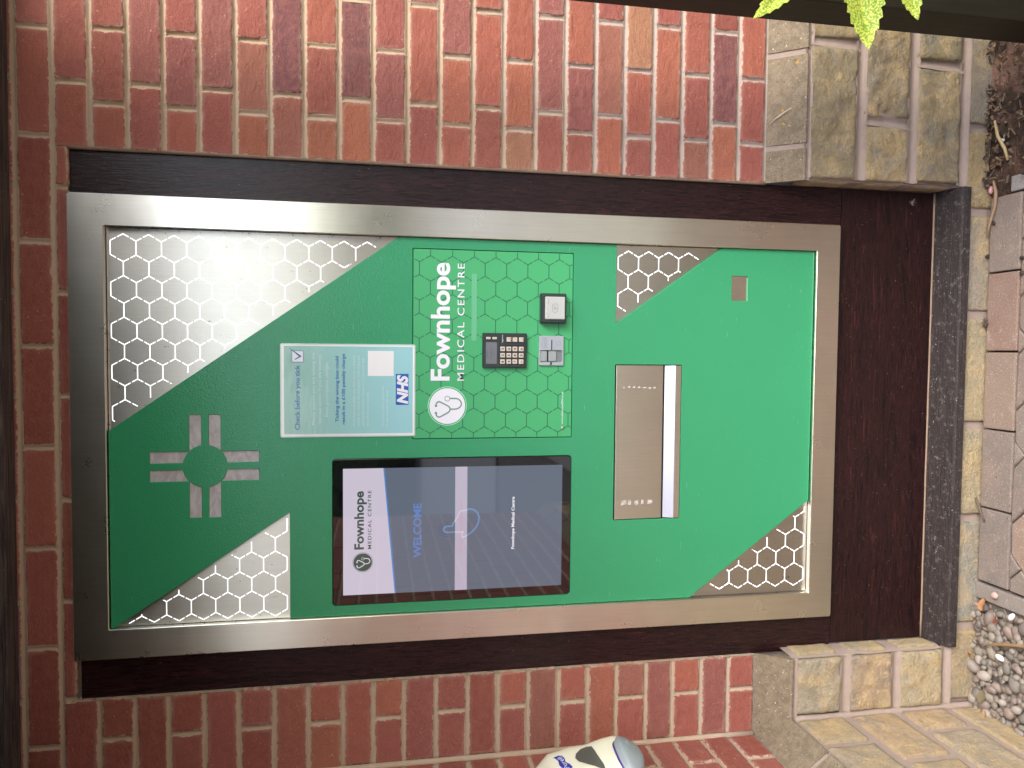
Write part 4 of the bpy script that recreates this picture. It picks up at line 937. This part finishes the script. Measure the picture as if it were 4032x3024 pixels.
# herringbone at 45 degrees beyond the border course
a45 = R(45)
def clip_poly(P, f):
    out = []
    for i in range(len(P)):
        a, b = P[i], P[(i + 1) % len(P)]; fa, fb = f(a), f(b)
        if fa >= 0: out.append(a)
        if (fa >= 0) != (fb >= 0): t = fa / (fa - fb); out.append((a[0] + (b[0] - a[0]) * t, a[1] + (b[1] - a[1]) * t))
    return out
def prism(mb, P, col, z1):
    if len(P) < 3: return
    ar = sum(P[i][0] * P[(i + 1) % len(P)][1] - P[(i + 1) % len(P)][0] * P[i][1] for i in range(len(P))) / 2
    if abs(ar) < 2e-4: return
    if ar < 0: P = P[::-1]
    c = Vector((sum(p[0] for p in P) / len(P), sum(p[1] for p in P) / len(P))); n = len(P); vs = []
    for ins, z in ((.0018, GZ - .03), (.0018, z1 - .0035), (.0050, z1)):
        for p in P:
            d = (c - Vector(p)); vs.append((p[0] + d.x / d.length * ins * 1.3, p[1] + d.y / d.length * ins * 1.3, z))
    fs = [[k * n + i, k * n + (i + 1) % n, (k + 1) * n + (i + 1) % n, (k + 1) * n + i] for k in range(2) for i in range(n)] + [[2 * n + i for i in range(n)]]
    mb.add(vs, fs, 0, col)
U = .1
for i in range(-30, 31):
    for j in range(-30, 31):
        m4 = (i - j) % 4
        if m4 == 0: q = (i, j, i + 2, j + 1)
        elif m4 == 2: q = (i, j - 1, i + 1, j + 1)
        else: continue
        P = [(q[0], q[1]), (q[2], q[1]), (q[2], q[3]), (q[0], q[3])]
        P = [(.04 + U * (x * math.cos(a45) - y * math.sin(a45)), -.19 + U * (x * math.sin(a45) + y * math.cos(a45))) for x, y in P]
        if max(p[0] for p in P) < -.6 or min(p[0] for p in P) > .41 or max(p[1] for p in P) < -2.1: continue
        if min(p[1] for p in P) > -.158: continue
        P = clip_poly(P, lambda p: -.158 - p[1]); P = clip_poly(P, lambda p: p[0] + .5905); P = clip_poly(P, lambda p: .412 - p[0])
        prism(mb, P, (lambda k_, c__: tuple(v * k_ for v in c__))(rp.uniform(.9, 1.1), rp.choice(PC)), GZ + rp.uniform(-.0012, .0008))
paver(mb, -.6170, -.5, .046, .90, 0, (.22, .205, .19)); paver(mb, .4350, -.59, .044, .95, 0, (.32, .31, .30), -.003)
paver(mb, -.6170, -1.4, .046, .89, 0, (.27, .25, .24)); paver(mb, .4350, -1.5, .044, .85, 0, (.30, .29, .28), -.003)
tag(mb.build('paving', PAVER), kind='structure')
# soil strip
mb = MB(); vs = []; fs = []; nx_, ny_ = 60, 50
for i in range(nx_ + 1):
    for j in range(ny_ + 1):
        x = .405 + 1.3 * (i / nx_) ** 1.3; y = -.045 - 1.2 * (j / ny_) ** 1.3; edge_ = 0 if x > .462 else -.016 * min(1, (-y - .06) / .04 if y < -.06 else 0)
        vs.append((x, y, GZ + .004 + .010 * noise.fractal(Vector((x * 14, y * 14, 0)), 1, 2, 4) + edge_ - (.012 if x < .412 else 0)))
for i in range(nx_):
    for j in range(ny_): fs.append([i * (ny_ + 1) + j, i * (ny_ + 1) + j + 1, (i + 1) * (ny_ + 1) + j + 1, (i + 1) * (ny_ + 1) + j][::-1])
mb.add(vs, fs, smooth=True); tag(mb.build('soil', SOIL), kind='structure')
# mulch
mb = MB(); rm = random.Random(11)
for k in range(900):
    x, y = .44 + rm.random() ** 1.4 * .6, -.055 - rm.random() ** 1.5 * .7
    if x < .47 and y < -.09 and rm.random() < .85: continue
    L, W_, T_ = rm.uniform(.004, .022), rm.uniform(.0015, .006), rm.uniform(.001, .003)
    M4 = Matrix.Translation((x, y, GZ + .010 + rm.uniform(0, .010))) @ Matrix.Rotation(rm.uniform(0, 6.3), 4, 'Z') @ Matrix.Rotation(rm.uniform(-.5, .5), 4, 'Y') @ Matrix.Rotation(rm.uniform(-1, 1), 4, 'X')
    mb.box(-L / 2, L / 2, -W_ / 2, W_ / 2, -T_, T_, rm.choice((0, 0, 0, 1, 2)), 0, M4)
tag(mb.build('bark_mulch', [CHIP, SEED, TWIG]), 'loose dark bark mulch and soil beside the stone plinth', 'mulch', kind='stuff')
# gravel
tag(slab('gravel_bed', -.975, -.641, -2.6, -.03, GZ - .012, SAND), kind='structure')
def rock(mb, c, r, col, rr):
    bm = bmesh.new(); bmesh.ops.create_icosphere(bm, subdivisions=2, radius=1); sc_ = Vector((rr.uniform(.85, 1.3), rr.uniform(.7, 1), rr.uniform(.45, .75))) * r
    rot = Matrix.Rotation(rr.uniform(0, 6.3), 3, 'Z') @ Matrix.Rotation(rr.uniform(-.6, .6), 3, 'X') @ Matrix.Rotation(rr.uniform(-.5, .5), 3, 'Y'); o_ = Vector((rr.random() * 9, rr.random() * 9, rr.random() * 9))
    vs = [Vector(c) + rot @ Vector([q * (1 + .22 * noise.noise(v.co * .9 + o_)) * s__ for q, s__ in zip(v.co, sc_)]) for v in bm.verts]
    mb.add(vs, [[v.index for v in f.verts] for f in bm.faces], 0, col, smooth=True); bm.free()
GC = [(0.216, 0.188, 0.152), (0.232, 0.2, 0.164), (0.176, 0.156, 0.136), (0.248, 0.216, 0.184), (0.224, 0.18, 0.156), (0.188, 0.172, 0.152), (0.24, 0.188, 0.156), (0.28, 0.248, 0.216)]
mb = MB(); rg = random.Random(21); placed = []
for k in range(15000):
    lay = k % 3; x = rg.uniform(-.945, -.650); y = -.045 - rg.random() ** 1.25 * 1.3; r_ = rg.uniform(.0080, .0125) if rg.random() < .5 else rg.uniform(.012, .0195)
    ok = True
    for (a, b, c_, l_) in placed[-2400:]:
        if l_ == lay and (a - x) ** 2 + (b - y) ** 2 < ((c_ + r_) * .70) ** 2: ok = False; break
    if not ok or x + r_ > -.640 or x - r_ < -.955: continue
    placed.append((x, y, r_, lay))
    if lay == 2 and rg.random() < .35: continue
    rock(mb, (x, y, GZ - .016 + lay * .010), r_, (lambda k_, c__: tuple(v * k_ for v in c__))(rg.uniform(.85, 1.25), rg.choice(GC)), rg)
tag(mb.build('gravel', PEB), 'rounded buff and grey gravel in the corner below the side wall', 'gravel', kind='stuff')

# small things lying about
def litter(name, pts, rad, mat, label, cat, group=None):
    m = MB(); m.tube(pts, rad, 7); return tag(m.build(name, mat), label, cat, group)
def dryleaf(name, c, size, rot, mat, label, group=None, z=0, curl=.3):
    b = MB(); vs = []; fs = []; n = 10
    for i in range(n + 1):
        t = i / n; wv = size * .38 * math.sin(math.pi * t) ** .8 * (1 + .2 * math.sin(t * 17))
        for k in range(-3, 4):
            a = k / 3; p = Vector(((t - .5) * size, wv * a, curl * size * (a * a * .6 + .4 * math.sin(t * 5)) * .5)); vs.append(Matrix.Rotation(rot, 3, 'Z') @ (Matrix.Rotation(.35, 3, 'Y') @ p) + Vector((c[0], c[1], GZ + .014 + z)))
    for i in range(n):
        for k in range(6): fs.append([i * 7 + k, i * 7 + k + 1, (i + 1) * 7 + k + 1, (i + 1) * 7 + k])
    b.add(vs, fs, smooth=True); return tag(b.build(name, mat), label, 'leaf', group)
G_ = 'dead leaves on the gravel'
dryleaf('dead_leaf', (-.643, -.100), .036, .4, plain('orange_leaf', (.33, .16, .07), .7), 'orange brown curled leaf at the edge of the pale edging stone', G_, .002, .5)
dryleaf('dead_leaf', (-.668, -.142), .024, 1.2, plain('red_leaf', (.26, .07, .03), .7), 'narrow reddish leaf on gravel near the white shell', G_, .004)
dryleaf('dead_leaf', (-.790, -.062), .020, 2.0, plain('rust_leaf', (.34, .12, .05), .7), 'small rust leaf on gravel against the stone under the sill end', G_, .004)
dryleaf('dead_leaf', (-.925, -.118), .022, .9, plain('tan_leaf', (.42, .24, .13), .7), 'tan leaf on gravel beside the bright green sprout', G_, .004)
dryleaf('dead_leaf', (-.885, -.105), .034, .2, plain('olive_leaf', (.16, .13, .07), .8), 'flat olive brown leaf on the gravel', G_, .003, .1)
rr = random.Random(9)
def pebble(name, c, r, mat, label):
    m = MB(); rock(m, c, r, (1, 1, 1), rr); return tag(m.build(name, mat), label, 'pebble')
pebble('shell_fragment', (-.646, -.183, GZ + .013), .011, SHELL, 'white broken shell on gravel touching the edging stone')['category'] = 'shell'
pebble('white_pebble', (-.762, -.152, GZ + .012), .0105, SHELL, 'bright white pebble in the middle of the gravel')
pebble('pink_pebble', (-.612, -.123, GZ + .006), .009, plain('pink_stone', (.42, .30, .26), .7), 'pinkish pebble on top of the grey edging stone')
pebble('white_pebble', (.545, -.105, GZ + .016), .0065, SHELL, 'tiny shiny white pebble lying on the dark soil')
pebble('pink_pebble', (.430, -.068, GZ + .008), .0085, plain('rose_stone', (.55, .30, .30), .4), 'small rose pink pebble by the corner of the edging and plinth')
litter('curved_twig', [(-.752, -.105, GZ + .018), (-.735, -.135, GZ + .026), (-.722, -.165, GZ + .026), (-.712, -.195, GZ + .024), (-.700, -.235, GZ + .022), (-.70, -.28, GZ + .018)], [.0015, .0032, .0042, .0042, .004, .003], plain('husk', (.26, .17, .08), .5), 'brown split curved stalk lying across the gravel', 'stalk')
litter('green_sprout', [(-.940, -.112, GZ + .008), (-.942, -.120, GZ + .016), (-.950, -.128, GZ + .020)], [.002, .0028, .0022], SPROUT, 'bright green sprout in the gravel by the side wall', 'sprout')
litter('twig', [(-.372, -.054, GZ + .010), (-.392, -.066, GZ + .009), (-.410, -.073, GZ + .008), (-.430, -.082, GZ + .006)], [.0035, .0028, .0030, .0026], TWIG, 'short grey twig leaning on the base stones below the sill', 'twig')
litter('dry_stalk', [(.60, -.085, GZ + .02), (.555, -.105, GZ + .028), (.52, -.125, GZ + .026), (.49, -.130, GZ + .02)], [.003, .004, .004, .003], STRAW, 'straw coloured stalk on the dark soil by the tiny white pebble', 'stalk')
litter('dry_stalk', [(.455, -.078, GZ + .012), (.42, -.086, GZ + .010), (.385, -.080, GZ + .006), (.34, -.064, GZ + .006), (.31, -.058, GZ + .004)], [.003, .0045, .004, .0035, .002], plain('brown_stalk', (.30, .20, .12), .8), 'flat brown stalk lying along the paver edge under the sill corner', 'stalk')
litter('straw', [(.5785, -.006, -.963), (.592, -.018, -.975), (.604, -.030, -.990), (.612, -.040, -1.003)], [.0005, .0009, .0012, .0007], plain('pale_straw', (.66, .56, .38), .6), 'thin pale straw lying on the sloping coping stone', 'straw')
def nestclump(name, c, r, mat, label):
    m = MB(); q = random.Random(2); 
    for k in range(34):
        a, b_, e = q.uniform(0, 6.28), q.uniform(0, 6.28), q.uniform(.3, 1) * r
        p = Vector(c) + Vector((math.cos(a) * e, math.sin(a) * e * .6, abs(math.sin(b_)) * e * .6)); d = Vector((q.uniform(-1, 1), q.uniform(-1, 1), q.uniform(-.4, .6))).normalized() * r * .6
        m.tube([p - d, p, p + d], .0009, 5)
    return tag(m.build(name, mat), label, 'debris')
nestclump('debris_clump', (.090, -.066, GZ + .006), .010, TWIG, 'round clump of dark debris where the pavers meet the base stones')
def fluffball():
    m = MB(); q = random.Random(4); c = Vector((.405, WY - .004, -1.382))
    for k in range(22):
        a = q.uniform(0, 6.28); L = q.uniform(.006, .013); d = Vector((math.cos(a), -.25, math.sin(a))) * L; m.tube([c, c + d], .00022, 4)
    return tag(m.build('seed_head', FLUFF), 'feathery grey seed head caught on the dark lower panel', 'seed head')
fluffball()
for c_, r_, lb in (((.245, -.165), .006, 'larger dark seed pod at the outer edge of the pink paver'), ((.262, -.058), .005, 'dark seed pod against the base stones at the right end of the sill'), ((.345, -.075), .006, 'dark seed pod on the grey paver next to the brown stalk'), ((.208, -.166), .0055, 'dark seed pod beside a paver corner, beyond the larger pod')):
    m = MB(); rock(m, (c_[0], c_[1], GZ + .003), r_, (1, 1, 1), rr); o = m.build('dark_seed_pod', SEED); tag(o, lb, 'seed pod', 'dark seed pods on the pavers')

# ------------------------------------------------------------------ what faces the wall (seen only as reflections)
slab('paving_apron', -.985, 8, -8.2, -2.1, GZ - .004, N('apron').set(col=(.28, .27, .235), rough=.9).m)
slab('road', -40, 40, -27, -8.2, GZ - .002, ASPH)
slab('verge', -40, 40, -30, -27, GZ + .05, TURF)
q = random.Random(8); m = MB()
for k in range(260):
    r_ = q.uniform(.9, 1.7); c = Vector((q.uniform(-28, 28), q.uniform(-33, -30.5), GZ + q.uniform(.2, 1) * (4.2 + 1.2 * noise.noise(Vector((k * .1, 0, 0)))) - .4))
    bm = bmesh.new(); bmesh.ops.create_icosphere(bm, subdivisions=2, radius=r_)
    m.add([c + v.co * (1 + .5 * noise.noise(v.co * 2 + c)) for v in bm.verts], [[v.index for v in f.verts] for f in bm.faces]); bm.free()
tag(m.build('tree_belt', HEDGE), 'far belt of dark green trees beyond the car park', 'trees', kind='stuff')
